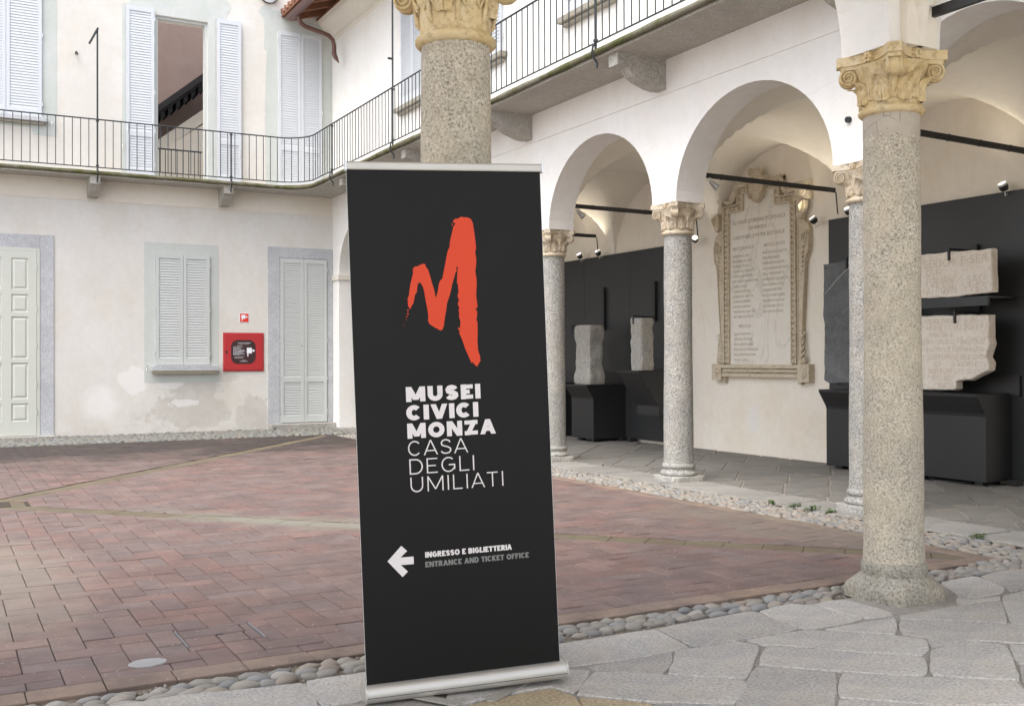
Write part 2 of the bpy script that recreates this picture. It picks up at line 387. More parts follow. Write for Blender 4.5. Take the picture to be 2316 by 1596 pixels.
def children(o): return [c for c in bpy.data.objects if c.parent == o]
def copy_tree(o, loc, rotz=0.0, parent=None):
    c = o.copy(); col.objects.link(c); c.parent = parent
    if parent is None: c.location = loc; c.rotation_euler.z = rotz; WO[c.name] = Vector(loc)
    for ch in list(o.children): copy_tree(ch, None, 0, c)
    return c
def dirv(x, y, z=0): return Vector((x, y, z))
FB = lambda y: ((0, y, 0), (1, 0, 0), (0, 0, 1), (0, -1, 0))          # frame on a wall facing -Y: (a=x, b=z, out=-Y)
FR = lambda x: ((x, 0, 0), (0, 1, 0), (0, 0, 1), (-1, 0, 0))          # frame on a wall facing -X: (a=y, b=z, out=-X)
def clip(poly, px, py, nx, ny):                                       # keep side where (p-P).n >= 0
    out = []; n = len(poly)
    for i in range(n):
        a, b = poly[i], poly[(i + 1) % n]
        da = (a[0] - px) * nx + (a[1] - py) * ny; db = (b[0] - px) * nx + (b[1] - py) * ny
        if da >= 0: out.append(a)
        if (da >= 0) != (db >= 0):
            t = da / (da - db); out.append((a[0] + (b[0] - a[0]) * t, a[1] + (b[1] - a[1]) * t))
    return out
def parea(p): return abs(sum(p[i][0] * p[(i + 1) % len(p)][1] - p[(i + 1) % len(p)][0] * p[i][1] for i in range(len(p)))) / 2
def screen(x, y, z):                                                  # used only to rank pieces by size in view
    d = Vector((x, y, z - CAMZ)); dep = d.dot(cf)
    if dep < .3: return None
    return (.5 + d.dot(cr) / dep * 1.018, .5 - d.dot(cu) / dep * 1.018 * 1.4525, dep)
def inview(x, y, z, m=.02):
    s = screen(x, y, z); return s if s and -m < s[0] < 1 + m and -m < s[1] < 1 + m else None

# ---------------------------------------------------------------- stroke lettering
def arc(cx, cy, rx, ry, a0, a1, n=18): return [(cx + rx * math.cos(R(a0 + (a1 - a0) * i / n)), cy + ry * math.sin(R(a0 + (a1 - a0) * i / n))) for i in range(n + 1)]
SP = [(.92, .80), (.80, .93), (.52, 1), (.22, .95), (.06, .78), (.12, .62), (.35, .54), (.68, .47), (.92, .36), (.96, .2), (.80, .05), (.48, 0), (.2, .04), (.03, .17)]
BP = [(0, 1), (.55, 1), (.82, .93), (.9, .77), (.82, .6), (.55, .53), (0, .53)]
BQ = [(0, .53), (.6, .53), (.9, .45), (1, .27), (.9, .08), (.6, 0), (0, 0)]
GL = {'A': (.98, 'd0,0,.5,1 d1,0,.5,1 h.16,.84,.27'), 'E': (.72, 'v0 h0,1,1 h0,.9,.5 h0,1,0'), 'F': (.70, 'v0 h0,1,1 h0,.9,.48'),
      'H': (.9, 'v0 v1 h0,1,.5'), 'I': (.3, 'v.5'), 'L': (.66, 'v0 h0,1,0'), 'T': (.78, 'v.5 h0,1,1'), 'M': (1.12, 'v0 v1 d0,1,.5,.12 d1,1,.5,.12'),
      'N': (.95, 'v0 v1 d0,1,1,0'), 'V': (.98, 'd0,1,.5,0 d1,1,.5,0'), 'X': (.9, 'd0,1,1,0 d0,0,1,1'), 'Z': (.82, 'h0,1,1 h0,1,0 d1,1,0,0'),
      'K': (.88, 'v0 d.95,1,.1,.45 d.25,.55,1,0'), '-': (.4, 'h0,1,.5'), "'": (.2, 'q'), '.': (.25, 'o'), ' ': (.35, ''), 'Y': (.9, 'd0,1,.5,.45 d1,1,.5,.45 w')}
GP = {'C': (.90, [arc(.5, .5, .5, .5, 42, 318)]), 'O': (1.0, [arc(.5, .5, .5, .5, 0, 360, 28)]), 'Q': (1.0, [arc(.5, .5, .5, .5, 0, 360, 28), [(.6, .25), (.95, -.08)]]),
      'G': (.95, [arc(.5, .5, .5, .5, 48, 325) + [(.97, .2), (.97, .48), (.52, .48)]]), 'D': (.88, [[(0, 0), (0, 1), (.42, 1)] + arc(.45, .5, .55, .5, 75, -75) + [(.42, 0), (0, 0)]]),
      'S': (.80, [SP]), 'U': (.88, [[(0, .5)] + arc(.5, .42, .5, .42, 180, 360, 12) + [(1, .5)]], 'v0,.45 v1,.45'), 'B': (.82, [BP, BQ], 'v0'),
      'P': (.78, [BP], 'v0'), 'R': (.84, [BP], 'v0 d.98,0,.45,.5'), 'J': (.6, [[(1, 1), (1, .3), (.8, .05), (.4, 0), (0, .12)]])}
def stroke(path, t):
    n = len(path); L = []; Rr = []; closed = (Vector(path[0]) - Vector(path[-1])).length < 1e-4
    for i in range(n):
        p = Vector(path[i])
        pa = Vector(path[i - 1]) if i else (Vector(path[-2]) if closed else p); pb = Vector(path[i + 1]) if i < n - 1 else (Vector(path[1]) if closed else p)
        d1 = (p - pa).normalized() if (p - pa).length > 1e-6 else (pb - p).normalized(); d2 = (pb - p).normalized() if (pb - p).length > 1e-6 else d1
        n1 = Vector((-d1.y, d1.x)); n2 = Vector((-d2.y, d2.x)); m = n1 + n2
        m = m / max(m.dot(n1), .35) if m.length > 1e-4 else n1
        L.append(p + m * t / 2); Rr.append(p - m * t / 2)
    return [[L[i], Rr[i], Rr[i + 1], L[i + 1]] for i in range(n - 1)]
def glyph(ch, t, cond=1.0):
    """polygons for one capital of height 1; returns (polys, width)"""
    out = []
    if ch in GL or (ch in GP and len(GP[ch]) > 2):
        W, spec = GL[ch] if ch in GL else (GP[ch][0], GP[ch][2]); W = max(W * cond, t)
        if ch == 'I': return [[(0, 0), (t, 0), (t, 1), (0, 1)]], t
        if ch == '.': return [[(0, 0), (t, 0), (t, t), (0, t)]], t
        if ch == "'": return [[(0, .7), (t, .7), (t, 1), (0, 1)]], t
        X = lambda x: t / 2 + x * (W - t); Y = lambda y: t / 2 + y * (1 - t)
        for c in spec.split():
            k = c[0]; a = [float(q) for q in c[1:].split(',')] if len(c) > 1 else []
            if k == 'v': out.append([(X(a[0]) - t / 2, a[1] if len(a) > 1 else 0), (X(a[0]) + t / 2, a[1] if len(a) > 1 else 0), (X(a[0]) + t / 2, 1), (X(a[0]) - t / 2, 1)])
            elif k == 'w': out.append([(X(.5) - t / 2, 0), (X(.5) + t / 2, 0), (X(.5) + t / 2, .5), (X(.5) - t / 2, .5)])
            elif k == 'h':
                y = Y(a[2]); tt = t * .88; y = min(max(y, tt / 2), 1 - tt / 2)
                out.append([(X(a[0]) - t / 2 * (a[0] == 0), y - tt / 2), (X(a[1]) + t / 2 * (a[1] == 1), y - tt / 2), (X(a[1]) + t / 2 * (a[1] == 1), y + tt / 2), (X(a[0]) - t / 2 * (a[0] == 0), y + tt / 2)])
            elif k == 'd':
                x0, y0, x1, y1 = X(a[0]), a[1], X(a[2]), a[3]; dx, dy = x1 - x0, y1 - y0
                hw = t * math.hypot(dx, dy) / abs(dy) * .96
                if ch in 'NZ':
                    sx = 1 if dx > 0 else -1; x0 += sx * (hw - t) / 2; x1 -= sx * (hw - t) / 2
                out.append([(x0 - hw / 2, y0), (x0 + hw / 2, y0), (x1 + hw / 2, y1), (x1 - hw / 2, y1)])
        if ch in GL: return out, W
    if ch in GP:
        W, paths = GP[ch][:2]; W *= cond; tv = t * .92
        for p in paths:
            q = [(t / 2 + x * (W - t), tv / 2 + y * (1 - tv)) for x, y in p]
            out += [[(v.x, v.y) for v in quad] for quad in stroke(q, t)]
        return out, W
    return [], .3
def text(mb, s, fr, x0, y0, hgt, t, width=None, gap=.13, cond=1.0, lift=.0006):
    """lay out s with its baseline at (x0, y0) in frame fr; scaled to width"""
    polys = []; x = 0
    last = ''
    for ch in s:
        if ch == ' ': x += .38; last = ''; continue
        if last + ch in ('AT', 'TA', 'LT', 'IA'): x -= .13 if last + ch != 'IA' else .05
        last = ch
        p, w = glyph(ch, t, cond)
        polys += [[(a + x, b) for a, b in q] for q in p]; x += w + gap
    x -= gap; sx = (width / x) if width else hgt
    o, A, B, N = [Vector(q) for q in fr]
    for k, q in enumerate(polys):
        ar = sum(q[i][0] * q[(i + 1) % len(q)][1] - q[(i + 1) % len(q)][0] * q[i][1] for i in range(len(q)))
        if ar < 0: q = q[::-1]
        d = lift + (k % 7) * .00006
        mb.add([o + A * (x0 + a * sx) + B * (y0 + b * hgt) + N * d for a, b in q], [tuple(range(len(q)))])
    return mb
TRACED = [
[(0.567,4.349),(0.712,4.345),(0.857,4.355),(1.099,4.302),(1.344,4.275),(1.308,3.944)],
[(1.360,4.292),(1.613,4.280),(2.600,4.249),(2.720,4.247),(3.095,4.254),(3.153,4.238),(3.100,3.901),(2.838,3.885),(2.417,3.915),(1.316,3.940)],
[(3.164,4.239),(3.349,4.257),(3.685,4.274),(3.812,4.292),(3.818,4.239),(3.771,3.882),(3.370,3.879),(3.171,3.878),(3.109,3.901)],
[(3.826,4.145),(3.861,4.274),(3.991,4.299),(4.125,4.315),(4.206,4.234),(4.212,3.873),(4.102,3.859),(3.821,3.863),(3.784,3.898)],
[(4.224,4.244),(4.370,4.259),(4.463,4.221),(4.449,3.899),(4.408,3.849),(4.225,3.879)],
[(3.882,3.828),(4.388,3.821),(4.120,3.582),(4.047,3.647),(4.007,3.693)],
[(4.356,3.766),(4.595,3.604),(4.777,3.438),(4.822,3.388),(4.879,3.318),(4.575,3.112),(4.519,3.176),(4.403,3.297),(4.339,3.355),(4.079,3.329),(4.081,3.349),(4.211,3.462),(4.149,3.577)],
[(4.383,3.789),(4.424,3.831),(4.490,3.821),(4.882,3.835),(5.200,3.795),(4.787,3.452),(4.614,3.619)],
[(5.310,3.862),(5.527,3.882),(5.857,3.912),(4.936,3.298),(4.793,3.441),(5.214,3.793)],
[(5.317,4.283),(5.622,4.305),(5.648,4.275),(5.516,3.997),(5.375,3.920),(5.142,3.911),(5.117,4.019)],
[(5.671,4.277),(5.913,4.314),(6.084,4.272),(6.370,4.179),(6.058,3.975),(5.600,3.933),(5.425,3.907),(5.535,4.000)],
[(5.077,3.988),(5.102,3.887),(5.294,3.864),(5.216,3.807),(4.902,3.844)],
[(3.402,3.865),(3.753,3.864),(3.806,3.847),(3.871,3.789),(4.102,3.562),(4.172,3.468),(4.148,3.419),(4.029,3.316),(3.937,3.276),(3.750,3.437),(3.472,3.741),(3.413,3.761)],
[(3.406,3.728),(3.454,3.721),(3.733,3.422),(3.921,3.265),(3.897,3.229),(3.731,3.081),(3.677,3.063),(3.422,3.287),(3.233,3.484),(3.182,3.531)],
[(3.002,3.894),(3.158,3.862),(3.360,3.867),(3.395,3.756),(3.016,3.415),(2.979,3.403),(2.743,3.615),(2.884,3.741)],
[(2.494,3.877),(2.830,3.873),(2.985,3.887),(2.874,3.747),(2.740,3.629),(2.517,3.818)],
[(2.496,3.803),(2.730,3.605),(2.972,3.381),(2.956,3.343),(2.737,3.169),(2.479,3.352),(2.258,3.579)],
[(3.157,3.521),(3.220,3.470),(3.401,3.276),(3.054,2.960),(2.943,2.858),(2.600,3.049)],
[(3.411,3.265),(3.649,3.057),(3.965,2.818),(3.885,2.731),(3.752,2.599),(3.715,2.613),(3.422,2.785),(3.240,2.960),(3.151,3.028)],
[(4.034,3.308),(4.309,3.332),(4.419,3.196),(3.977,2.811),(3.712,3.042)],
[(4.443,3.202),(4.485,3.152),(4.558,3.090),(4.310,2.881),(4.226,2.970),(4.193,2.979)],
[(4.181,2.964),(4.208,2.958),(4.292,2.869),(3.935,2.586),(3.922,2.751)],
[(2.246,3.548),(2.467,3.336),(2.396,3.260),(2.300,3.177),(2.146,3.264)],
[(2.221,3.700),(2.243,3.561),(2.139,3.268),(1.753,3.485),(1.746,3.655),(2.002,3.689)],
[(2.411,3.896),(2.494,3.817),(2.251,3.583),(2.234,3.726),(1.996,3.724),(1.738,3.688),(1.829,3.881),(2.118,3.902)],
[(2.471,3.326),(2.725,3.154),(2.573,3.024),(2.307,3.173)],
[(3.131,3.012),(3.226,2.948),(3.406,2.772),(3.725,2.585),(3.524,2.399),(2.862,2.772)]]
LOGO = [(0.4677,1.9217),(0.4758,1.9185),(0.4923,1.9184),(0.5069,1.9120),(0.5145,1.8958),(0.5183,1.8668),(0.5213,1.8346),(0.5239,1.8024),(0.5240,1.7895),(0.5195,1.7766),(0.5230,1.7476),(0.5221,1.7283),(0.5168,1.6961),(0.5204,1.6703),(0.5208,1.6478),(0.5163,1.5964),(0.5192,1.5705),(0.5211,1.5512),(0.5114,1.5434),(0.5161,1.5368),(0.5182,1.5223),(0.5128,1.4967),(0.5175,1.4901),(0.5161,1.4403),(0.5138,1.4091),(0.5152,1.3733),(0.5217,1.3516),(0.5238,1.3300),(0.5080,1.3064),(0.4967,1.3168),(0.4912,1.3270),(0.4865,1.3201),(0.4732,1.3534),(0.4612,1.3824),(0.4509,1.4170),(0.4416,1.4401),(0.4389,1.4428),(0.4441,1.4731),(0.4465,1.4922),(0.4407,1.5116),(0.4425,1.5308),(0.4396,1.5405),(0.4446,1.5483),(0.4379,1.5629),(0.4401,1.5757),(0.4452,1.5788),(0.4377,1.5965),(0.4442,1.6188),(0.4408,1.6317),(0.4433,1.6445),(0.4376,1.6494),(0.4419,1.6974),(0.4443,1.7165),(0.4385,1.7182),(0.4373,1.7070),(0.4398,1.7022),(0.4335,1.6927),(0.4259,1.6688),(0.4167,1.6434),(0.4145,1.6306),(0.4069,1.6052),(0.3922,1.5673),(0.3898,1.5482),(0.3819,1.5133),(0.3754,1.4752),(0.3683,1.4611),(0.3601,1.4598),(0.3363,1.4732),(0.3174,1.4865),(0.3115,1.4994),(0.3139,1.5184),(0.3103,1.5502),(0.3026,1.5980),(0.3003,1.6203),(0.2947,1.6410),(0.2850,1.6555),(0.2758,1.6509),(0.2738,1.6415),(0.2695,1.6146),(0.2617,1.6053),(0.2550,1.5738),(0.2447,1.5583),(0.2395,1.5473),(0.2321,1.5633),(0.2317,1.5933),(0.2387,1.6058),(0.2383,1.6121),(0.2452,1.6499),(0.2583,1.6940),(0.2572,1.7082),(0.2641,1.7192),(0.2754,1.7206),(0.2983,1.7304),(0.3086,1.7287),(0.3108,1.7185),(0.3199,1.7057),(0.3256,1.6865),(0.3325,1.6578),(0.3424,1.6226),(0.3461,1.5923),(0.3495,1.5970),(0.3569,1.6191),(0.3623,1.6476),(0.3702,1.6650),(0.3768,1.6665),(0.3885,1.7142),(0.4043,1.7811),(0.4132,1.7970),(0.4159,1.8225),(0.4292,1.8673),(0.4313,1.8785),(0.4418,1.8929),(0.4321,1.8977),(0.4324,1.9057),(0.4409,1.9121),(0.4541,1.9137)]
LOGO_DROPS = [[(0.4248,1.8951),(0.4280,1.8929),(0.4299,1.8839),(0.4270,1.8849)],
[(0.2282,1.5461),(0.2336,1.5453),(0.2328,1.5403),(0.2283,1.5404)],
[(0.2267,1.5319),(0.2319,1.5340),(0.2336,1.5295),(0.2290,1.5258)],
[(0.2231,1.5210),(0.2264,1.5234),(0.2281,1.5192),(0.2247,1.5152)],
[(0.2210,1.5090),(0.2236,1.5099),(0.2234,1.5058),(0.2215,1.5052)],
[(0.2114,1.4841),(0.2135,1.4891),(0.2144,1.4878),(0.2126,1.4834)],
[(0.4356,1.4670),(0.4400,1.4700),(0.4420,1.4635),(0.4401,1.4572),(0.4356,1.4590)]]

# ================================================================ SETTING: ground, paving, floors
ZB, ZP, ZS = .040, .022, .052            # top of bricks, pebble bed, flagstones
mb = MB(); mb.box((-60, -60, -.3), (60, 60, -.02)); tag(mb.build('ground', M['bounce_ground']), kind='structure')

BX0, BX1, BY0, BY1 = -5.05, 6.34, 4.60, 18.47      # brick field
paving = MB().box((BX0 + .02, BY0 + .02, -.018), (BX1 - .02, BY1 - .02, ZB - .009)).build('brick_paving', M['brick_bed'])
tag(paving, kind='structure')

def brick_mesh(l, w, name, mat, h=.05):
    m = MB(); b = .004; x, y = l / 2 - .0022, w / 2 - .0022
    m.add([(-x, -y, -h), (x, -y, -h), (x, y, -h), (-x, y, -h), (-x, -y, -b), (x, -y, -b), (x, y, -b), (-x, y, -b),
           (-x + b, -y + b, 0), (x - b, -y + b, 0), (x - b, y - b, 0), (-x + b, y - b, 0)],
          [(0, 1, 5, 4), (1, 2, 6, 5), (2, 3, 7, 6), (3, 0, 4, 7), (4, 5, 9, 8), (5, 6, 10, 9), (6, 7, 11, 10), (7, 4, 8, 11), (8, 9, 10, 11)])
    return m.mesh(name, mat)
def poly_piece(m, poly, ztop, h=.05, ins=.0022, bev=.004, tilt=(0, 0)):
    n = len(poly); cx = sum(p[0] for p in poly) / n; cy = sum(p[1] for p in poly) / n
    sgn = 1 if sum(poly[i][0] * poly[(i + 1) % n][1] - poly[(i + 1) % n][0] * poly[i][1] for i in range(n)) > 0 else -1
    if sgn < 0: poly = poly[::-1]
    def off(d):
        out = []
        for i in range(n):
            a, b, c = Vector(poly[i - 1]), Vector(poly[i]), Vector(poly[(i + 1) % n])
            e1 = (b - a).normalized(); e2 = (c - b).normalized(); n1 = Vector((-e1.y, e1.x)); n2 = Vector((-e2.y, e2.x))
            q = n1 + n2; q = q / max(q.dot(n1), .5) if q.length > 1e-5 else n1
            out.append(b + q * d)
        return out
    A = off(ins); B = off(ins + bev)
    Z = lambda p: ztop + (p.x - cx) * tilt[0] + (p.y - cy) * tilt[1]
    m.add([(p.x, p.y, ztop - h) for p in A] + [(p.x, p.y, Z(p) - bev) for p in A] + [(p.x, p.y, Z(p)) for p in B],
          [(i, (i + 1) % n, n + (i + 1) % n, n + i) for i in range(n)] + [(n + i, n + (i + 1) % n, 2 * n + (i + 1) % n, 2 * n + i) for i in range(n)] + [tuple(range(2 * n, 3 * n))])
    return m

# valley gutters run along the diagonals from the corners to the drain
DR = (.35, 11.1)
GC = [(BX1 - .08, BY0 + .08), (BX1 - .08, BY1 - .08), (BX0 + .1, BY1 - .1), (BX0 + .1, BY0 + .1)]
GW = .125
dirs = [(Vector(g) - Vector(DR)).normalized() for g in GC]
def quad_clip(poly, k):
    """keep the part of poly in wedge k between gutter k and gutter k+1 (order: E, N, W, S sides)"""
    d0, d1 = dirs[k], dirs[(k + 1) % 4]
    n0 = Vector((-d0.y, d0.x)); n1 = Vector((d1.y, -d1.x))
    poly = clip(poly, DR[0] + n0.x * GW, DR[1] + n0.y * GW, n0.x, n0.y)
    if len(poly) > 2: poly = clip(poly, DR[0] + n1.x * GW, DR[1] + n1.y * GW, n1.x, n1.y)
    return poly
UW = .1475
MAN = (1.04, 5.10, 1.42, 5.42)                       # brick-inlaid access cover
EX0, EX1, EY0, EY1 = BX0 + .15, BX1 - .15, BY0 + .158, BY1 - .15
cand = []
i0, i1 = int(EX0 / UW) - 2, int(EX1 / UW) + 2; j0, j1 = int(EY0 / UW) - 2, int(EY1 / UW) + 2
OX, OY = .03, .005
for j in range(j0, j1):
    for i in range(i0, i1):
        k = (i - j) % 4
        if k == 0: r = (i, j, i + 2, j + 1)
        elif k == 3: r = (i, j, i + 1, j + 2)
        else: continue
        x0, y0, x1, y1 = r[0] * UW + OX, r[1] * UW + OY, r[2] * UW + OX, r[3] * UW + OY
        full = [(x0, y0), (x1, y0), (x1, y1), (x0, y1)]
        p = clip(clip(clip(clip(full, EX0, 0, 1, 0), EX1, 0, -1, 0), 0, EY0, 0, 1), 0, EY1, 0, -1)
        if len(p) < 3: continue
        for w in range(4):
            q = quad_clip(p, w)
            if len(q) < 3 or parea(q) < .0012: continue
            qx = [a for a, b in q]; qy = [b for a, b in q]
            if max(qx) > MAN[0] and min(qx) < MAN[2] and max(qy) > MAN[1] and min(qy) < MAN[3]:
                inner = clip(clip(q, MAN[0], 0, 1, 0), MAN[2], 0, -1, 0)
                for piece in (clip(q, MAN[0], 0, -1, 0), clip(q, MAN[2], 0, 1, 0), clip(inner, 0, MAN[1], 0, -1) if len(inner) > 2 else [], clip(inner, 0, MAN[3], 0, 1) if len(inner) > 2 else []):
                    if len(piece) > 2 and parea(piece) > .0008:
                        cx = sum(a for a, b in piece) / len(piece); cy = sum(b for a, b in piece) / len(piece); cand.append((inview(cx, cy, ZB, .1)[2], piece, False, k, cx, cy))
                continue
            whole = abs(parea(q) - 2 * UW * UW) < 1e-5
            cx = sum(a for a, b in q) / len(q); cy = sum(b for a, b in q) / len(q)
            if (Vector((cx, cy)) - Vector(DR)).length < .42: continue
            s = inview(cx, cy, ZB, .0); cand.append((s[2] if s else 1e3 + abs(cy), q, whole, k, cx, cy))
cand.sort(key=lambda c: c[0])
bmH = brick_mesh(2 * UW, UW, 'brick_along', M['brick']); bmV = brick_mesh(UW, 2 * UW, 'brick_across', M['brick'])
rest = MB(); nb = 0
for dep, q, whole, k, cx, cy in cand:
    z = ZB + random.uniform(-.002, .003)
    if nb < 230:
        if whole:
            o = place('brick', bmH if k == 0 else bmV, paving, (cx, cy, z)); o.rotation_euler = (random.uniform(-.004, .004), random.uniform(-.006, .006), random.uniform(-.006, .006))
        else:
            poly_piece(MB(), q, z).build('brick', M['brick'], paving) if False else place('brick', poly_piece(MB(), [(a - cx, b - cy) for a, b in q], 0).mesh('cut_brick', M['brick']), paving, (cx, cy, z))
        nb += 1
    else: poly_piece(rest, q, z, .03, tilt=(random.uniform(-.012, .012), random.uniform(-.012, .012)))
tag(rest.build('brick', M['brick'], paving), kind='stuff')
# edging course laid lengthwise round the field
edge = MB(); ne = 0
def edging(x0, y0, x1, y1):
    global ne
    hor = (x1 - x0) > (y1 - y0); L = (x1 - x0) if hor else (y1 - y0); t = 0
    while t < L - .02:
        l = min(random.uniform(.27, .33), L - t)
        q = [(x0 + t, y0), (x0 + t + l, y0), (x0 + t + l, y1), (x0 + t, y1)] if hor else [(x0, y0 + t), (x1, y0 + t), (x1, y0 + t + l), (x0, y0 + t + l)]
        cx, cy = (q[0][0] + q[2][0]) / 2, (q[0][1] + q[2][1]) / 2; z = ZB + random.uniform(-.002, .003)
        s = inview(cx, cy, ZB)
        if s and s[2] < 9 and ne < 60:
            place('edging_brick', poly_piece(MB(), [(a - cx, b - cy) for a, b in q], 0).mesh('edging_brick', M['edge_brick']), paving, (cx, cy, z)); ne += 1
        else: poly_piece(edge, q, z, .05)
        t += l
edging(BX0, BY0, BX1, BY0 + .155); edging(BX1 - .15, BY0 + .156, BX1, BY1 - .15)
edging(BX0, BY1 - .15, BX1, BY1); edging(BX0, BY0 + .156, BX0 + .15, BY1 - .15)
tag(edge.build('edging_brick', M['edge_brick'], paving), kind='stuff')
# gutter bricks, slightly sunk
gut = 0; gr = MB()
for w in range(4):
    d = dirs[w]; nn = Vector((-d.y, d.x)); Lg = (Vector(GC[w]) - Vector(DR)).length; t = .40
    while t < Lg - .1:
        l = .285
        a = Vector(DR) + d * t; b = Vector(DR) + d * (t + l + .002)
        q = [tuple(a - nn * GW * .97), tuple(b - nn * GW * .97), tuple(b + nn * GW * .97), tuple(a + nn * GW * .97)]
        for e in ((EX0, 0, 1, 0), (EX1, 0, -1, 0), (0, EY0, 0, 1), (0, EY1, 0, -1)): q = clip(q, *e) if len(q) > 2 else q
        if len(q) > 2 and parea(q) > .004:
            c = (a + b) / 2; s = inview(c.x, c.y, ZB)
            z = ZB - .006 + random.uniform(-.002, .002)
            if s: place('gutter_brick', poly_piece(MB(), [(x - c.x, y - c.y) for x, y in q], 0).mesh('gutter_brick', M['gutter']), paving, (c.x, c.y, z)); gut += 1
            else: poly_piece(gr, q, z)
        t += l
if gr.v: tag(gr.build('gutter_brick', M['gutter'], paving), kind='stuff')
# drain: grate in a ring of mossy bricks
for sx, sy, lx, ly in ((0, .30, .74, .14), (0, -.30, .74, .14), (.32, 0, .13, .44), (-.32, 0, .13, .44)):
    place('gutter_brick', poly_piece(MB(), [(-lx / 2, -ly / 2), (lx / 2, -ly / 2), (lx / 2, ly / 2), (-lx / 2, ly / 2)], 0).mesh('drain_surround', M['gutter']), paving, (DR[0] + sx, DR[1] + sy, ZB - .008))
t = thing('drain_grate', (DR[0], DR[1], ZB - .02), 'grey slotted metal drain grate where the mossy gutters meet', 'drain')
m = MB(); z = ZB - .012
for a, b in (((-.24, -.22), (.24, -.18)), ((-.24, .18), (.24, .22)), ((-.24, -.18), (-.15, .18)), ((.15, -.18), (.24, .18))):
    m.box((DR[0] + a[0], DR[1] + a[1], z - .02), (DR[0] + b[0], DR[1] + b[1], z))
m.build('frame', M['grate'], t)
for k in range(11): MB().box((DR[0] - .15, DR[1] - .165 + k * .031, z - .02), (DR[0] + .15, DR[1] - .150 + k * .031, z - .002)).build('bar', M['grate'], t)
# access cover with bricks inlaid
t = thing('access_cover', ((MAN[0] + MAN[2]) / 2, (MAN[1] + MAN[3]) / 2, ZB), 'square access cover inlaid with bricks between two steel edges', 'manhole cover')
x0, y0, x1, y1 = MAN
for xe in (x0, x1 - .008): MB().box((xe, y0, ZB - .02), (xe + .006, y1, ZB + .003)).build('steel_edge', M['grate'], t)
for q in ([(x0 + .012, y1 - .15), (x1 - .06, y1 - .15), (x1 - .06, y1 - .004), (x0 + .012, y1 - .004)], [(x0 + .012, y0 + .004), (x0 + .17, y0 + .004), (x0 + .17, y1 - .155), (x0 + .012, y1 - .155)],
          [(x0 + .173, y0 + .004), (x1 - .075, y0 + .004), (x1 - .075, y1 - .155), (x0 + .173, y1 - .155)], [(x1 - .072, y0 + .004), (x1 - .012, y0 + .004), (x1 - .012, y1 - .004), (x1 - .056, y1 - .004), (x1 - .056, y1 - .153), (x1 - .072, y1 - .153)]):
    poly_piece(MB(), q, ZB + .001).build('brick', M['brick'], t)
MB().box(((x0 + x1) / 2 - .015, (y0 + y1) / 2 - .005, ZB), ((x0 + x1) / 2 + .02, (y0 + y1) / 2 + .012, ZB + .0035)).build('keyhole', M['black_metal'], t)
m = MB(); n = 22
ring = [(.83 + .085 * math.cos(2 * math.pi * k / n) * random.uniform(.96, 1.04), 4.92 + .062 * math.sin(2 * math.pi * k / n) * random.uniform(.95, 1.05)) for k in range(n)]
tag(poly_piece(m, ring, ZB + .006, .01, 0, .004).build('cement_patch', M['cement']), 'oval pale cement patch on the bricks beside the pebble strip', 'patch')

# pebble strips
ST = tag(MB().add([(-6.3, 4.15, ZP), (7.0, 4.15, ZP), (7.0, 20.46, ZP), (-6.3, 20.46, ZP), (BX0 + .03, BY0 + .03, ZP), (BX1 - .03, BY0 + .03, ZP), (BX1 - .03, BY1 - .03, ZP), (BX0 + .03, BY1 - .03, ZP)],
     [(0, 1, 5, 4), (1, 2, 6, 5), (2, 3, 7, 6), (3, 0, 4, 7)]).build('pebble_border', M['bed']), kind='structure')
def pebble_data(seed):
    bm = bmesh.new(); bmesh.ops.create_icosphere(bm, subdivisions=2, radius=1)
    rr = random.Random(seed); o = Vector((rr.random() * 9, rr.random() * 9, 0))
    vs = []
    for v in bm.verts:
        k = 1 + .34 * noise.noise(v.co * 1.1 + o) + .12 * noise.noise(v.co * 2.6 + o); vs.append(v.co * k)
    fs = [[v.index for v in f.verts] for f in bm.faces]; bm.free(); return vs, fs
PD = [pebble_data(s) for s in range(7)]
PM = []
for vs, fs in PD:
    me = bpy.data.meshes.new('pebble'); me.from_pydata([tuple(v) for v in vs], [], fs); me.materials.append(M['pebble'])
    me.polygons.foreach_set('use_smooth', [True] * len(fs)); PM.append(me)
def N_edge(x): return 4.315 + .035 * noise.noise(Vector((x * 1.3, 0, 5)))           # flagstone edge on the near side
peb = []
def strip(x0, y0, x1, y1, ang, lx, ly, test=None):
    hor = abs(math.cos(ang)) > .7
    px, py = (lx, ly) if hor else (ly, lx)
    y = y0 + py / 2; row = 0
    while y < y1:
        x = x0 + (px / 2 if row % 2 else 0) + random.uniform(0, px * .5)
        while x < x1:
            sc = random.uniform(.62, 1.22)
            if (test is None or test(x, y)): peb.append((x + random.uniform(-.1, .1) * px, y + random.uniform(-.16, .16) * py, lx / 2 * sc * random.uniform(.95, 1.15), ly / 2 * random.uniform(.85, 1.12), ang + random.uniform(-.3, .3)))
            x += px * random.uniform(.80, 1.08) * (sc if hor else 1)
        y += py * .93; row += 1
strip(-1.5, 4.30, 6.05, 4.585, 0.05, .122, .068, lambda x, y: y > N_edge(x) + .028 and not (1.72 < x < 2.34 and y < 4.42) and not (4.52 < x < 5.06 and y < 4.42))
strip(6.37, 4.62, 6.88, 18.3, 1.5, .105, .07, lambda x, y: x < 6.86 + .03 * noise.noise(Vector((0, y, 2))))
strip(6.0, 4.30, 6.92, 4.62, .3, .10, .07, lambda x, y: True)
strip(-3, 18.52, 7.0, 20.42, .1, .135, .10)
pr = [(inview(x, y, ZP, 0), x, y, a, b, an) for x, y, a, b, an in peb]
pr.sort(key=lambda p: p[0][2] if p[0] else 1e3)
mass = MB(); mass_far = MB()
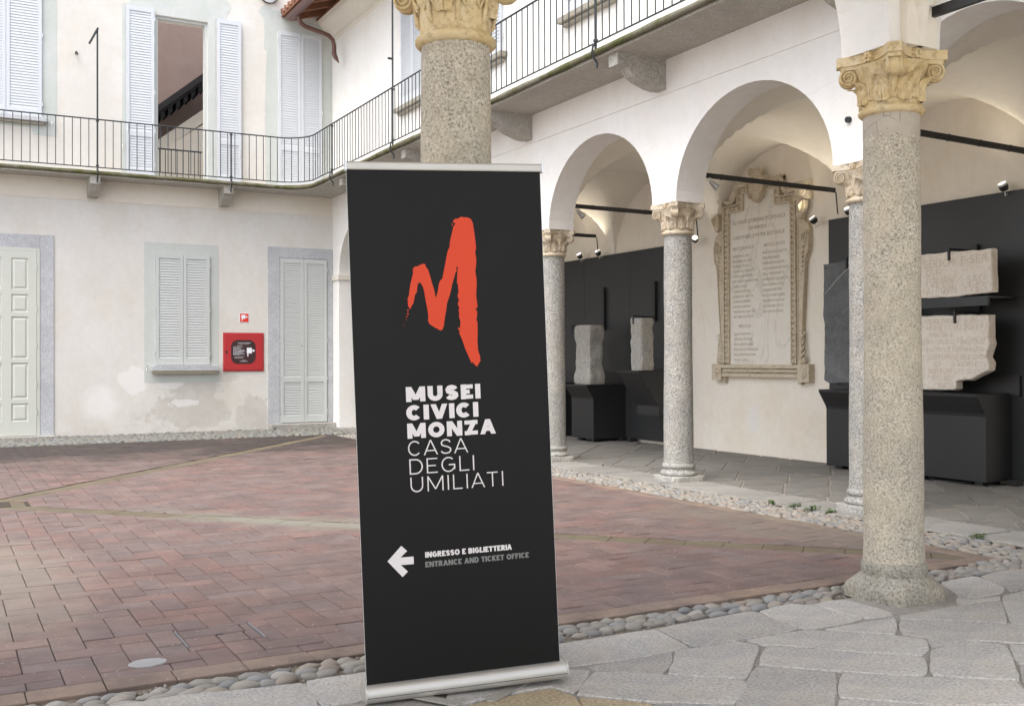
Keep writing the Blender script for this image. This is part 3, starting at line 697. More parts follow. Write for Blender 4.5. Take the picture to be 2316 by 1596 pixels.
for k, (s, x, y, a, b, an) in enumerate(pr):
    hz = b * random.uniform(.62, .85)
    if s and k < 300:
        o = place('pebble', random.choice(PM), ST, (x, y, ZP + hz * .12)); o.scale = (a, b, hz); o.rotation_euler = (random.uniform(-.12, .12), random.uniform(-.12, .12), an)
    elif s or y < 22:
        vs, fs = PD[k % 7]; ca, sa = math.cos(an), math.sin(an)
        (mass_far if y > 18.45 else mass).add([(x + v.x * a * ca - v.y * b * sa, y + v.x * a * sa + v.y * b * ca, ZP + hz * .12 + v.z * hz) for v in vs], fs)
gr_ = MB()
for k in range(1500):
    x = random.uniform(-.6, 6.0); y = random.uniform(4.30, 4.60); s = random.uniform(.004, .011)
    gr_.add([(x + s, y, ZP + s * .3), (x, y + s, ZP + s * .3), (x - s, y, ZP + s * .3), (x, y - s, ZP + s * .3), (x, y, ZP + s * 1.1)], [(0, 1, 4), (1, 2, 4), (2, 3, 4), (3, 0, 4)])
for k in range(260):
    x = random.uniform(.2, 6.0); y = random.uniform(4.65, 7.5); s = random.uniform(.002, .005)
    gr_.add([(x + s, y, ZB + .003), (x, y + s, ZB + .003), (x - s, y, ZB + .003), (x, y - s, ZB + .003), (x, y, ZB + .003 + s)], [(0, 1, 4), (1, 2, 4), (2, 3, 4), (3, 0, 4)])
tag(gr_.build('grit', M['pebble'], ST), kind='stuff')
mo = mass.build('pebble', M['pebble'], ST, smooth=80); tag(mo, kind='stuff'); tag(mass_far.build('cobble', M['pebble_dimmed'], ST, smooth=80), kind='stuff')

# portico floors of granite flagstones
NF = tag(MB().add([(-6.3, -1.5, .042), (10.13, -1.5, .042), (10.13, 4.28, .042), (-6.3, 4.28, .042)], [(0, 1, 2, 3)]).build('near_portico_floor', M['joint']), kind='structure')
def flag(poly, parent, mat, zt=ZS, ins=.003, jit=.008, step=.08):
    pts = []; n = len(poly)
    for i in range(n):
        a, b = Vector(poly[i]), Vector(poly[(i + 1) % n]); L = (b - a).length; k = max(1, int(L / step))
        nn = Vector((-(b - a).y, (b - a).x)).normalized() if L > 1e-5 else Vector((0, 0))
        for j in range(k):
            p = a.lerp(b, j / k); d = jit * noise.noise(Vector((p.x * 5, p.y * 5, 3))) * (1 if j else 0)
            if j == 0:                                  # knock the corner off
                c = Vector(poly[i - 1]); e1 = (c - a).normalized(); e2 = (b - a).normalized(); p = a + (e1 + e2) * .010
            pts.append((p.x + nn.x * d, p.y + nn.y * d))
    cx = sum(p[0] for p in pts) / len(pts); cy = sum(p[1] for p in pts) / len(pts)
    me = poly_piece(MB(), [(a - cx, b - cy) for a, b in pts], 0, .03, ins, .0045, (random.uniform(-.004, .004), random.uniform(-.004, .004))).mesh('flagstone', M[mat] if isinstance(mat, str) else mat)
    return place('flagstone', me, parent, (cx, cy, zt + random.uniform(-.003, .003)))
for k, p in enumerate(TRACED): flag(p, NF, 'granite_warm_lit' if k in (23, 22) else 'granite_slab', ins=-.005)
# slabs behind and left of the banner, and out of frame: same oblique coursing
def course(x0, x1, y0, y1, u, v, wu, parent, skip, seedv, lens=(.45, .85), zt=ZS, mat='granite_slab', bounds=None):
    """courses run along v; each is wu wide; joints run along u"""
    rr = random.Random(seedv); u = Vector(u).normalized(); v = Vector(v).normalized(); out = 0
    for a in range(-30, 30):
        t = -22 + rr.random()
        while t < 22:
            l = rr.uniform(*lens)
            base = u * (a * wu) + v * t
            q = [tuple(base), tuple(base + u * (wu - .012)), tuple(base + u * (wu - .012) + v * (l - .012)), tuple(base + v * (l - .012))]
            for e in bounds:
                if len(q) > 2: q = clip(q, *e)
            if len(q) > 2 and parea(q) > .015 and not skip(q):
                flag(q, parent, mat, zt); out += 1
            t += l
    return out
def skipn(q):
    cx = sum(a for a, b in q) / len(q); cy = sum(b for a, b in q) / len(q)
    return inview(cx, cy, .05, -.0) is not None and cx > 2.1
fb = Vector((3.483, -1.964)).normalized()
course(0, 0, 0, 0, (.72, .69), (.69, -.72), .78, NF, lambda q: any(inview(a, b, .05, .0) for a, b in q), 5, (.5, .95), bounds=[(-6.2, 0, 1, 0), (9.9, 0, -1, 0), (0, -1.4, 0, 1), (0, 4.27, 0, -1), (.214, 4.50, fb.y, -fb.x)])
for q in ([(-.35, 4.18), (-.3, 3.8), (.5, 3.5), (1.27, 3.6), (1.29, 3.93), (.55, 4.335), (-.3, 4.33)],):
    flag(q, NF, 'granite_slab')
RF = tag(MB().add([(6.84, 4.28, .042), (10.13, 4.28, .042), (10.13, 20.46, .042), (6.84, 20.46, .042)], [(0, 1, 2, 3)]).build('museum_portico_floor', M['joint']), kind='structure')
y = 4.3
while y < 20.3:                                       # kerb course under the columns
    l = random.uniform(.7, 1.25); l = min(l, 20.45 - y)
    w0 = 7.40 + random.uniform(-.03, .03)
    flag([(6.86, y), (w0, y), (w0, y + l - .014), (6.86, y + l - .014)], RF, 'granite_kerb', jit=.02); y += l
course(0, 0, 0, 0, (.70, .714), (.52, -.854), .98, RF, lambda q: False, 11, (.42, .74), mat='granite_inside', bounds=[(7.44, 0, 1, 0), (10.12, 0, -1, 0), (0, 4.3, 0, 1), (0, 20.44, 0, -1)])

# ================================================================ BACK BUILDING (far wall of the courtyard)
YB = 20.46
bb = thing('back_building', (3, YB, 0), 'cream plastered courtyard building with shuttered windows and a granite framed door', 'building')
D0, D1, DZ0, DZ1 = 3.60, 4.57, 4.83, 7.94
m = MB()
for a, b in (((-6.6, 0), (D0, 10.5)), ((D1, 0), (10.6, 10.5)), ((D0, 0), (D1, DZ0)), ((D0, DZ1), (D1, 10.5))):
    m.box((a[0], YB, a[1]), (b[0], YB + .42, b[1]))
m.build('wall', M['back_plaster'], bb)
MB().box((-6.3, YB - .012, 4.345), (7.08, YB, 4.72)).build('fascia', M['fascia'], bb)
def surround(poly, name, mat, out, parent=bb):
    MB().prism(poly, FB(YB), .0, out).build(name, mat, parent)
S_ = M['surround']
surround([(.22, 5.50), (.6, 5.49), (.62, 5.60), (1.45, 5.59), (1.5, 5.46), (1.88, 5.46), (1.88, 8.45), (1.98, 8.6), (1.8, 8.95), (.3, 8.95), (.12, 8.6), (.22, 8.45)], 'window_surround', S_, .004)
surround([(3.0, 4.83), (D0, 4.83), (D0, DZ1 + .01), (D1, DZ1 + .01), (D1, 4.83), (4.72, 4.83), (4.72, 8.0), (4.93, 8.02), (4.95, 8.16), (5.03, 8.3), (4.9, 8.5), (4.62, 8.42), (4.45, 8.50), (4.3, 8.62), (4.18, 8.42), (4.05, 8.38), (3.98, 8.6),
          (3.7, 8.5), (3.45, 8.42), (3.2, 8.5), (3.08, 8.28), (3.16, 8.12), (3.0, 8.05)], 'door_surround', S_, .004)
surround([(5.70, 4.83), (7.07, 4.83), (7.07, 8.19), (6.9, 8.23), (6.35, 8.28), (6.12, 8.30), (6.12, 8.36), (5.85, 8.40), (5.72, 8.48), (5.62, 8.42), (5.55, 8.33), (5.65, 8.2), (5.68, 7.9), (5.66, 7.6), (5.72, 7.55), (5.68, 6.5)], 'door_surround', S_, .004)
surround([(3.39, 1.0), (4.77, .99), (4.77, 3.635), (3.39, 3.64)], 'window_surround', S_, .004)
for nm, x0, x1, z0, z1, pr_ in (('jamb', 5.73, 5.965, .15, 3.67, .02), ('jamb', 6.955, 7.075, .15, 3.67, .02), ('lintel', 5.965, 6.955, 3.46, 3.67, .021)):
    MB().box((x0, YB - pr_, z0), (x1, YB, z1), .004).build(nm, M['granite_trim'], bb)
MB().box((5.965, YB - .008, .15), (6.955, YB, 3.46)).build('door_recess', M['granite_trim'], bb)
for nm, x0, x1, z0, z1, pr_ in (('jamb', 1.60, 1.83, .07, 3.67, .02), ('jamb', -.67, -.44, .07, 3.67, .02), ('lintel', -.44, 1.60, 3.43, 3.67, .021)):
    MB().box((x0, YB - pr_, z0), (x1, YB, z1), .004).build(nm, M['granite_trim'], bb)
MB().box((5.74, YB - .22, .03), (7.07, YB, .15), .01).build('doorstep', M['granite_slab'], bb)
MB().box((-.75, YB - .12, .02), (1.86, YB, .075), .01).build('doorstep', M['granite_slab'], bb)
m = MB().box((3.50, YB - .14, 1.215), (4.74, YB, 1.315), .006).build('window_sill', M['granite_trim'], bb)
MB().prism([(3.54, 1.17), (4.70, 1.17), (4.735, 1.214), (3.505, 1.214)], FB(YB), 0, .10).build('sill_moulding', M['frame_stone'], bb)
m = MB().box((.34, YB - .12, 5.69), (1.73, YB, 5.77), .006).build('window_sill', M['granite_trim'], bb)
MB().box((.40, YB - .08, 5.64), (1.67, YB, 5.688), .01).build('sill_moulding', M['granite_base'], bb)

def leaf(parent, fr, a0, a1, z0, z1, mid, mat, out=.006, each=False, pitch=.05, hinge=0, st=.058):
    """one louvred shutter leaf in frame fr (a along wall, b up, N out)"""
    o, A, B, N = [Vector(q) for q in fr]; th = .036; d0, d1 = out, out + th
    P = lambda a, b, d: o + A * a + B * b + N * d
    m = MB()
    def bx(p, q, e0=d0, e1=d1): m.prism([(p[0], p[1]), (q[0], p[1]), (q[0], q[1]), (p[0], q[1])], fr, e0, e1)
    bx((a0, z0), (a0 + st, z1)); bx((a1 - st, z0), (a1, z1))
    rails = [(z0, z0 + .13), (z1 - .085, z1)] + ([(mid - .05, mid + .05)] if mid else [])
    for r in rails: bx((a0 + st, r[0]), (a1 - st, r[1]), d0 + .001, d1 - .001)
    bx((a0 + st, z0 + .05), (a1 - st, z1 - .05), d0, d0 + .004)               # dark backing board behind the slats
    fo = m.build('shutter', mat, parent)
    zones = [(z0 + .13, mid - .05), (mid + .05, z1 - .085)] if mid else [(z0 + .13, z1 - .085)]
    half = (a1 - a0) / 2 - st - .001; cA = (a0 + a1) / 2
    sm = MB(); sm_one = MB()
    c = Vector((0, 0, 0)); vs = []
    for sa in (-half, half):
        for (b, d) in ((-.027, .0065), (.023, -.0055), (.026, -.0015), (-.024, .011)): vs.append(A * sa + B * b + N * d)
    fsl = [(0, 1, 2, 3), (7, 6, 5, 4), (0, 4, 5, 1), (1, 5, 6, 2), (2, 6, 7, 3), (3, 7, 4, 0)]
    sm_one.add(vs, fsl); me = sm_one.mesh('slat', mat) if each else None
    for lo, hi in zones:
        n = max(1, round((hi - lo) / pitch)); h = (hi - lo) / n
        for k in range(n):
            p = P(cA, lo + h * (k + .5), d0 + .017)
            if each: place('slat', me, fo, p)
            else: sm.add([p + v for v in vs], fsl)
    if not each: tag(sm.build('slat', mat, fo), kind='stuff')
    if hinge:
        ha = a0 if hinge < 0 else a1
        hz = [z0 + .22, (z0 + z1) / 2, z1 - .2] + ([z0 + (z1 - z0) * .27] if mid else [])
        for z in hz:
            MB().tube([P(ha + hinge * .012, z - .035, d1), P(ha + hinge * .012, z + .035, d1)], .009, 8).build('hinge', M['steel'], fo)
    return fo
F = FB(YB)
leaf(bb, F, 3.592, 4.092, 1.325, 3.43, None, M['shutter'], .006, True, hinge=-1)
leaf(bb, F, 4.098, 4.59, 1.325, 3.43, None, M['shutter'], .006, True, hinge=1)
leaf(bb, F, 5.985, 6.458, .165, 3.44, 1.02, M['shutter'], .010, True, hinge=-1)
leaf(bb, F, 6.464, 6.935, .165, 3.44, 1.02, M['shutter'], .010, True, hinge=1)
for a0, a1, z0, z1, mid, hg in ((.47, 1.047, 5.79, 8.7, None, -1), (1.053, 1.63, 5.79, 8.7, None, 1), (3.065, 3.565, 4.87, 8.03, 5.65, 1), (4.735, 5.20, 4.87, 8.03, 5.65, -1), (5.945, 6.402, 4.87, 7.99, 5.65, -1), (6.408, 6.845, 4.87, 7.99, 5.65, 1)):
    leaf(bb, F, a0, a1, z0, z1, mid, M['shutter_up'], .03 if mid and a0 < 5.5 else .006, False, hinge=hg)
MB().tube([(6.41, YB - .055, 1.70), (6.41, YB - .05, 1.70)], .012, 10).build('keyhole', M['black_metal'], bb)
# shutter stays
for x, z in ((3.42, 1.29), (4.80, 1.31), (1.80, 5.72), (3.00, 5.42), (5.32, 5.12), (3.09, 5.74), (5.17, 5.45)):
    m = MB().tube([(x, YB, z), (x, YB - .09, z), (x + .01, YB - .10, z + .045)], .008, 6).tube([(x, YB - .085, z), (x - .005, YB - .095, z - .06)], .009, 6); m.build('shutter_stay', M['steel'], bb)
# panelled double door at the left
def panel_door(parent, x0, x1):
    rows = [(.34, .66), (.74, 1.38), (1.45, 2.20), (2.28, 2.60), (2.68, 3.24)]
    inw = (x1 - x0 - .13 * 2 - .15) / 2; cols = [(x0 + .13, x0 + .13 + inw), (x1 - .13 - inw, x1 - .13)]
    y0 = YB - .038; m = MB()
    xs = [(x0, cols[0][0]), (cols[0][1], cols[1][0]), (cols[1][1], x1)]
    for a, b in xs: m.box((a, y0, .085), (b, YB - .002, 3.37))
    zz = [.085] + [v for r in rows for v in r] + [3.37]
    for c in cols:
        for k in range(0, len(zz), 2): m.box((c[0], y0 + .0008, zz[k]), (c[1], YB - .002, zz[k + 1]))
    d = m.build('door', M['door_paint'], parent)
    for c in cols:
        for r in rows:
            p = MB(); w, h = c[1] - c[0], r[1] - r[0]; b = .035; g = .012
            X = [c[0], c[0] + g, c[0] + g + b, c[1] - g - b, c[1] - g, c[1]]
            def ringf(i, dz): return [(c[0] + i, YB - dz, r[0] + i), (c[1] - i, YB - dz, r[0] + i), (c[1] - i, YB - dz, r[1] - i), (c[0] + i, YB - dz, r[1] - i)]
            v = ringf(.001, .034) + ringf(.012, .020) + ringf(.026, .020) + ringf(.055, .034)
            f = [(4 * s + i, 4 * s + (i + 1) % 4, 4 * s + 4 + (i + 1) % 4, 4 * s + 4 + i) for s in range(3) for i in range(4)] + [(12, 13, 14, 15)]
            p.add(v, f).build('door_panel', M['door_paint'], d)
    return d
dl = panel_door(bb, .583, 1.54); panel_door(bb, -.38, .577)
for z in (.5, 1.0, 1.7, 2.35, 3.1): MB().tube([(1.548, YB - .045, z - .03), (1.548, YB - .045, z + .03)], .008, 6).build('hinge', M['steel'], dl)
for a, b in (((1.541, .075), (1.60, 3.43)), ((-.44, .075), (-.381, 3.43)), ((-.381, 3.372), (1.541, 3.43))):
    MB().box((a[0], YB - .03, a[1]), (b[0], YB, b[1]), .003).build('door_frame', M['door_paint'], bb)
# upper door frame reveals and what lies beyond the open door
for a, b in (((D0, DZ0), (D0 + .05, DZ1)), ((D1 - .05, DZ0), (D1, DZ1)), ((D0 + .05, DZ1 - .05), (D1 - .05, DZ1))):
    MB().box((a[0], YB + .05, a[1]), (b[0], YB + .12, b[1])).build('door_frame', M['shutter'], bb)
inn = thing('stair_loggia', (4.4, 22.5, 4.8), 'brown walled stairwell with a sloping dark eave seen through the open upper door', 'building')
MB().box((2.4, 23.4, 3.5), (7.0, 23.6, 10.5)).build('wall', M['brown_wall'], inn)
MB().box((2.4, 21.2, 4.6), (7.0, 23.4, 4.80)).build('floor', M['granite_slab'], inn)
s_ = .845
MB().prism([(3.3, 5.26), (5.6, 6.94), (5.6, 4.8), (3.3, 4.8)], FB(23.0), -.4, 0).build('lower_wall', M['museum_plaster'], inn)
MB().prism([(3.3, 6.12), (5.6, 8.06), (5.6, 7.92), (3.3, 5.98)], FB(23.0), -.4, .62).build('eave_board', M['dark_wood'], inn)
MB().prism([(3.3, 5.98), (5.6, 7.92), (5.6, 7.86), (3.3, 5.92)], FB(23.0), -.4, .5).build('roof_soffit', M['dark_wood'], inn)
for k in range(15):
    x = 3.3 + k * .155; z = 5.92 + (x - 3.3) * s_
    MB().prism([(x, z), (x + .085, z + .072), (x + .085, z - .06), (x, z - .16)], FB(23.0), -.2, .42).build('rafter', M['dark_wood'], inn)
MB().prism([(3.3, 5.46), (5.6, 7.30), (5.6, 7.0), (3.3, 5.2)], FB(23.0), 0, .05).build('cornice', M['fascia'], inn)
t = thing('stair_railing', (4.08, 20.95, 4.83), 'short black railing standing inside the open upper doorway', 'railing')
MB().box((3.61, 20.93, 5.50), (4.56, 20.96, 5.525)).build('top_rail', M['iron'], t)
MB().box((3.61, 20.93, 4.90), (4.56, 20.96, 4.92)).build('bottom_rail', M['iron'], t)
for k in range(9): MB().box((3.64 + k * .11, 20.938, 4.83), (3.653 + k * .11, 20.952, 5.50)).build('baluster', M['iron'], t)
# wall fittings
tag(MB().tube([(2.2, YB, 7.02), (2.2, YB - .1, 7.02), (2.22, YB - .12, 6.97)], .018, 8).build('wall_hook', M['iron']), 'small dark hook on the plaster above the balcony pole', 'hook')
fl = thing('floodlight', (5.75, YB, 8.66), 'round floodlight high on the wall beside the roof gutter', 'floodlight')
MB().tube([(5.75, YB - .05, 8.72), (5.75, YB - .14, 8.66)], [.15, .20], 24).build('housing', M['iron'], fl, smooth=40)
MB().tube([(5.75, YB - .141, 8.659), (5.75, YB - .155, 8.65)], .175, 24).build('lens', M['glass'], fl, smooth=40)
# hose cabinet
hc = thing('hose_cabinet', (5.25, YB, 1.2), 'red fire hose cabinet set in the wall between window and door', 'fire cabinet')
MB().box((4.853, YB - .018, 1.198), (5.648, YB, 1.952)).build('frame', M['red_paint'], hc)
MB().box((4.875, YB - .030, 1.222), (5.626, YB - .018, 1.928), .004).build('door', M['red_paint'], hc)
CX = lambda x: 4.853 + (x - 115) / 1430 * .795
CZ = lambda y: 1.952 - (y - 95) / 1365 * .754
lab = []
x0, x1, z0, z1, r = CX(380), CX(1250), CZ(1200), CZ(350), .13
for cx, cz, a in ((x1 - r, z1 - r, 0), (x0 + r, z1 - r, 90), (x0 + r, z0 + r, 180), (x1 - r, z0 + r, 270)):
    lab += [(cx + r * math.cos(R(a + k * 11.25)), cz + r * math.sin(R(a + k * 11.25))) for k in range(9)]
lb = MB().prism(lab, FB(YB - .030), 0, .0012).build('label', M['label_brown'], hc)
fr = FB(YB - .0314); m = MB()
text(m, 'NASPO ANTINCENDIO', fr, CX(615), CZ(470), .016, .17, CX(1070) - CX(615))
text(m, 'FIRE HOSE', fr, CX(690), CZ(505), .008, .17, CX(1000) - CX(690))
rl = random.Random(3)
for yy, xa, xb in ((548, 585, 750), (592, 455, 795), (630, 455, 725), (667, 455, 750), (706, 455, 865), (745, 455, 830), (760, 640, 890), (778, 455, 760), (812, 455, 815), (850, 455, 885), (866, 455, 690), (940, 500, 835), (990, 510, 820), (1075, 760, 900), (1108, 690, 975)):
    x = xa
    while x < xb - 12:                                # illegible small print: word-length strokes
        w = rl.uniform(26, 60); w = min(w, xb - x); m.prism([(CX(x), CZ(yy + 5)), (CX(x + w), CZ(yy + 5)), (CX(x + w), CZ(yy - 5)), (CX(x), CZ(yy - 5))], fr, 0, .0004); x += w + 9
m.build('small_print', M['white_print'], hc)
def hose_icon(parent, X, Z, fr, s=1.0):
    m = MB()
    m.prism([(X(935), Z(825)), (X(1112), Z(825)), (X(1112), Z(625)), (X(935), Z(625))], fr, 0, .0008)
    m.prism([(X(955), Z(935)), (X(985), Z(935)), (X(992), Z(826)), (X(950), Z(826))], fr, 0, .0008)
    m.prism([(X(1113), Z(745)), (X(1140), Z(745)), (X(1140), Z(712)), (X(1113), Z(712))], fr, 0, .0008)
    rr = abs(X(1210) - X(1170)); m.prism([(X(1170) + rr * math.cos(R(k * 24)), Z(728) + rr * math.sin(R(k * 24))) for k in range(15)], fr, 0, .0009)
    m.build('hose_symbol', M['white_print'], parent)
hose_icon(hc, CX, CZ, fr)
MB().tube([(CX(225), YB - .030, CZ(780)), (CX(225), YB - .036, CZ(780))], .024, 16).build('lock', M['iron'], hc, smooth=40)
for zz in (220, 1330): MB().box((CX(1470), YB - .034, CZ(zz + 60)), (CX(1485), YB - .030, CZ(zz - 60))).build('hinge', M['red_paint'], hc)
hs = thing('hose_sign', (5.265, YB, 2.16), 'small square red fire hose sign above the red cabinet', 'sign')
MB().box((5.175, YB - .006, 2.155), (5.355, YB, 2.335)).build('plate', M['white_print'], hs)
MB().box((5.182, YB - .0075, 2.162), (5.348, YB - .006, 2.328)).build('red_field', M['sign_red'], hs)
hose_icon(hs, lambda x: 5.208 + (x - 935) / 275 * .122, lambda y: 2.186 + (935 - y) / 310 * .115, FB(YB - .0077))

# ================================================================ ARCADE BUILDING (right side) and near wing
ZSP = 3.135                                          # top of the capitals
def arch_wall(mbd, fr, thick, edges, piers, rise, ztop, n=28):
    """wall in frame fr (a along, b up, N towards the courtyard); face at d=0, back at d=-thick; piers: half-width list at each edge"""
    o, A, B, N = [Vector(q) for q in fr]; P = lambda a, b, d: o + A * a + B * b - N * d
    for i, e in enumerate(edges):
        l, r = e - piers[i], e + piers[i]
        vs = [P(l, ZSP, 0), P(r, ZSP, 0), P(r, ztop, 0), P(l, ztop, 0), P(l, ZSP, thick), P(r, ZSP, thick), P(r, ztop, thick), P(l, ztop, thick)]
        mbd.add(vs, [(0, 1, 2, 3), (7, 6, 5, 4), (0, 4, 5, 1), (3, 2, 6, 7)])
        if i == len(edges) - 1: break
        l = r; r = edges[i + 1] - piers[i + 1]; c = (l + r) / 2; h = (r - l) / 2
        pts = [(c - h * math.cos(math.pi * k / n), ZSP + rise * math.sin(math.pi * k / n)) for k in range(n + 1)]
        b0 = len(mbd.v)
        for a, z in pts: mbd.v += [tuple(P(a, z, 0)), tuple(P(a, ztop, 0)), tuple(P(a, z, thick)), tuple(P(a, ztop, thick))]
        for k in range(n):
            q = b0 + 4 * k; mbd.f += [(q, q + 4, q + 5, q + 1), (q + 2, q + 3, q + 7, q + 6), (q, q + 2, q + 6, q + 4), (q + 1, q + 5, q + 7, q + 3)]
def vault(x0, x1, y0, y1, rx, ry, n=36):
    m = MB(); cx, cy = (x0 + x1) / 2, (y0 + y1) / 2; hx, hy = (x1 - x0) / 2, (y1 - y0) / 2
    cs = [-math.cos(math.pi * k / n) for k in range(n + 1)]
    for i in range(n + 1):
        for j in range(n + 1):
            a, b = cs[i], cs[j]
            zx = math.sqrt(max(0, 1 - (a * hx / (hx - .03)) ** 2)) if abs(a * hx) < hx - .03 else 0
            zy = math.sqrt(max(0, 1 - (b * hy / (hy - .06)) ** 2)) if abs(b * hy) < hy - .06 else 0
            m.v.append((cx + a * hx, cy + b * hy, ZSP + max(rx * zx, ry * zy)))
    for i in range(n):
        for j in range(n): k = i * (n + 1) + j; m.f.append((k, k + 1, k + n + 2, k + n + 1))
    return m
XF, XT, XW = 7.08, .38, 10.13
CY = [4.18, 6.62, 9.34, 12.05, 14.77, 17.48, 20.27]
ab = thing('arcade_building', (8.6, 12, 0), 'white plastered building with round arches on granite columns and a balcony above', 'building')
m = MB(); arch_wall(m, FR(XF), XT, CY, [.20, .215, .215, .215, .215, .215, .19], 1.02, 8.0)
m.build('arcade_wall', M['arcade_plaster'], ab)
m = MB().box((XF, 20.08, 0), (XF + XT, YB, ZSP)); m.build('end_pilaster', M['arcade_plaster'], ab)
MB().box((XF - .03, 20.05, 3.02), (XF + XT + .01, YB - .001, 3.134), .008).build('impost', M['fascia'], ab)
MB().box((XW, .93, 0), (XW + .35, YB, 8.0)).build('museum_wall', M['museum_plaster'], ab)
for k in range(6): vault(XF + XT, XW, CY[k], CY[k + 1], 1.20, 1.20).build('vault', M['vault_plaster'], ab, smooth=35)
MB().box((XF + XT, 4.18, 4.6), (XW, YB, 4.8)).build('upper_floor', M['fascia'], ab)
MB().box((XF - .012, 4.36, 4.345), (XF, YB - .012, 4.72)).build('fascia', M['arcade_plaster'], ab)
# eaves: plaster cove, rafters, boards, tiles
MB().prism([(7.08, 7.90), (7.04, 7.93), (7.03, 8.0), (6.93, 8.10), (6.80, 8.22), (6.76, 8.30), (7.4, 8.30)], ((0, 0, 0), (1, 0, 0), (0, 0, 1), (0, 1, 0)), 4.4, YB).build('cornice', M['fascia'], ab)
MB().prism([(6.74, 8.30), (6.74, 8.345), (7.4, 8.345), (7.4, 8.30)], ((0, 0, 0), (1, 0, 0), (0, 0, 1), (0, 1, 0)), 4.4, YB).build('wall_plate', M['wood'], ab)
rf = MB().add([(6.02, 4.4, 8.26), (10.6, 4.4, 9.8), (10.6, YB, 9.8), (6.02, YB, 8.26), (6.02, 4.4, 8.30), (10.6, 4.4, 9.84), (10.6, YB, 9.84), (6.02, YB, 8.30)], [(0, 3, 2, 1), (4, 5, 6, 7), (0, 1, 5, 4), (2, 3, 7, 6), (3, 0, 4, 7)]).build('roof_boards', M['wood'], ab)
me = None
for k in range(27):
    y = YB - .28 - k * .58
    m = MB().prism([(-.62, -.075), (-.58, -.115), (.5, .24), (.5, .36), (-.66, -.03)], ((0, 0, 0), (1, 0, 0), (0, 0, 1), (0, 1, 0)), -.055, .055)
    if me is None: me = m.mesh('rafter', M['wood'])
    place('rafter', me, ab, (6.72, y, 8.255))
til = MB()
for k in range(70):
    y = YB - .12 - k * .23; p = [(6.0, y, 8.335), (7.5, y, 8.84), (10.6, y, 9.88)]; til.tube(p, .075, 6)
tag(til.build('roof_tile', M['tile'], ab), kind='stuff')
# upper windows of the arcade building
def upper_window(yc, z0=5.80, z1=7.66):
    F2 = FR(XF)
    MB().prism([(yc - .72, z0 - .27), (yc + .72, z0 - .27), (yc + .72, z1 + .12), (yc - .72, z1 + .12)], F2, 0, .004).build('window_surround', M['arcade_plaster'], ab)
    leaf(ab, F2, yc - .5, yc - .003, z0, z1, None, M['shutter_up'], .006, False, hinge=-1)
    leaf(ab, F2, yc + .003, yc + .5, z0, z1, None, M['shutter_up'], .006, False, hinge=1)
    MB().box((XF - .12, yc - .62, z0 - .10), (XF, yc + .62, z0 - .02), .008).build('window_sill', M['granite_base'], ab)
    MB().box((XF - .08, yc - .56, z0 - .15), (XF, yc + .56, z0 - .102), .01).build('sill_moulding', M['granite_base'], ab)
    for s in (-1, 1): MB().tube([(XF, yc + s * .60, z0 - .05), (XF - .09, yc + s * .60, z0 - .05), (XF - .10, yc + s * .60, z0)], .010, 6).build('shutter_stay', M['steel'], ab)
upper_window(16.28); upper_window(13.57); upper_window(10.8); upper_window(8.05)
tag(MB().tube([(XF, 6.64, 3.52), (XF - .03, 6.64, 3.515)], .028, 12).build('pipe_stub', M['iron']), 'short grey pipe end in the plaster beside the right hand column', 'pipe')
tag(MB().tube([(XF, 17.2, 6.75), (XF - .1, 17.2, 6.75)], .02, 8).build('wall_hook', M['iron']), 'small dark hook on the upper wall left of the middle column', 'hook')

# near wing (over the camera) and left wing
nw = thing('near_wing', (1, 4.2, 0), 'arcaded wing of the courtyard in the foreground with arches springing from two columns', 'building')
NX = [-6.3, -3.52, -.75, 2.02, 4.79, 7.08]
m = MB(); arch_wall(m, ((0, 4.36, 0), (1, 0, 0), (0, 0, 1), (0, 1, 0)), .35, NX, [.2, .2, .2, .2, .2, .002], 1.12, 6.8)
m.build('arcade_wall', M['arcade_plaster'], nw)
RY = 1.27                                            # unseen rear side, opened up to let sky light into the loggia
m = MB(); arch_wall(m, ((0, RY, 0), (1, 0, 0), (0, 0, 1), (0, 1, 0)), .34, [-6.3, -3.52, 7.08], [.2, .2, .002], 1.25, 5.2)
m.build('unseen_rear_arcade', M['arcade_plaster'], nw)
for k in range(4): vault(NX[k], NX[k + 1], RY, 4.01, 1.2, 1.2).build('vault', M['vault_plaster'], nw, smooth=35)
vault(4.79, 7.46, RY, 4.01, 1.2, 1.2).build('vault', M['vault_plaster'], nw, smooth=35)
vault(7.46, XW, RY, 4.18, 1.2, 1.2).build('vault', M['vault_plaster'], nw, smooth=35)
MB().box((7.08, RY - .34, 0), (XW + .35, RY, 5.2)).build('end_wall', M['museum_plaster'], nw)
MB().box((-6.3, RY, 4.6), (XW, 4.01, 4.9)).build('terrace', M['granite_balcony'], nw)
for x in (2.02, 4.79):                                # transverse ribs at the back of each pier
    MB().prism([(x - .12, ZSP + .0), (x + .12, ZSP + .0), (x + .12, 4.40), (x - .12, 4.40)], ((0, 4.01, 0), (1, 0, 0), (0, 0, 1), (0, -1, 0)), 0, .05).build('rib', M['museum_plaster'], nw)
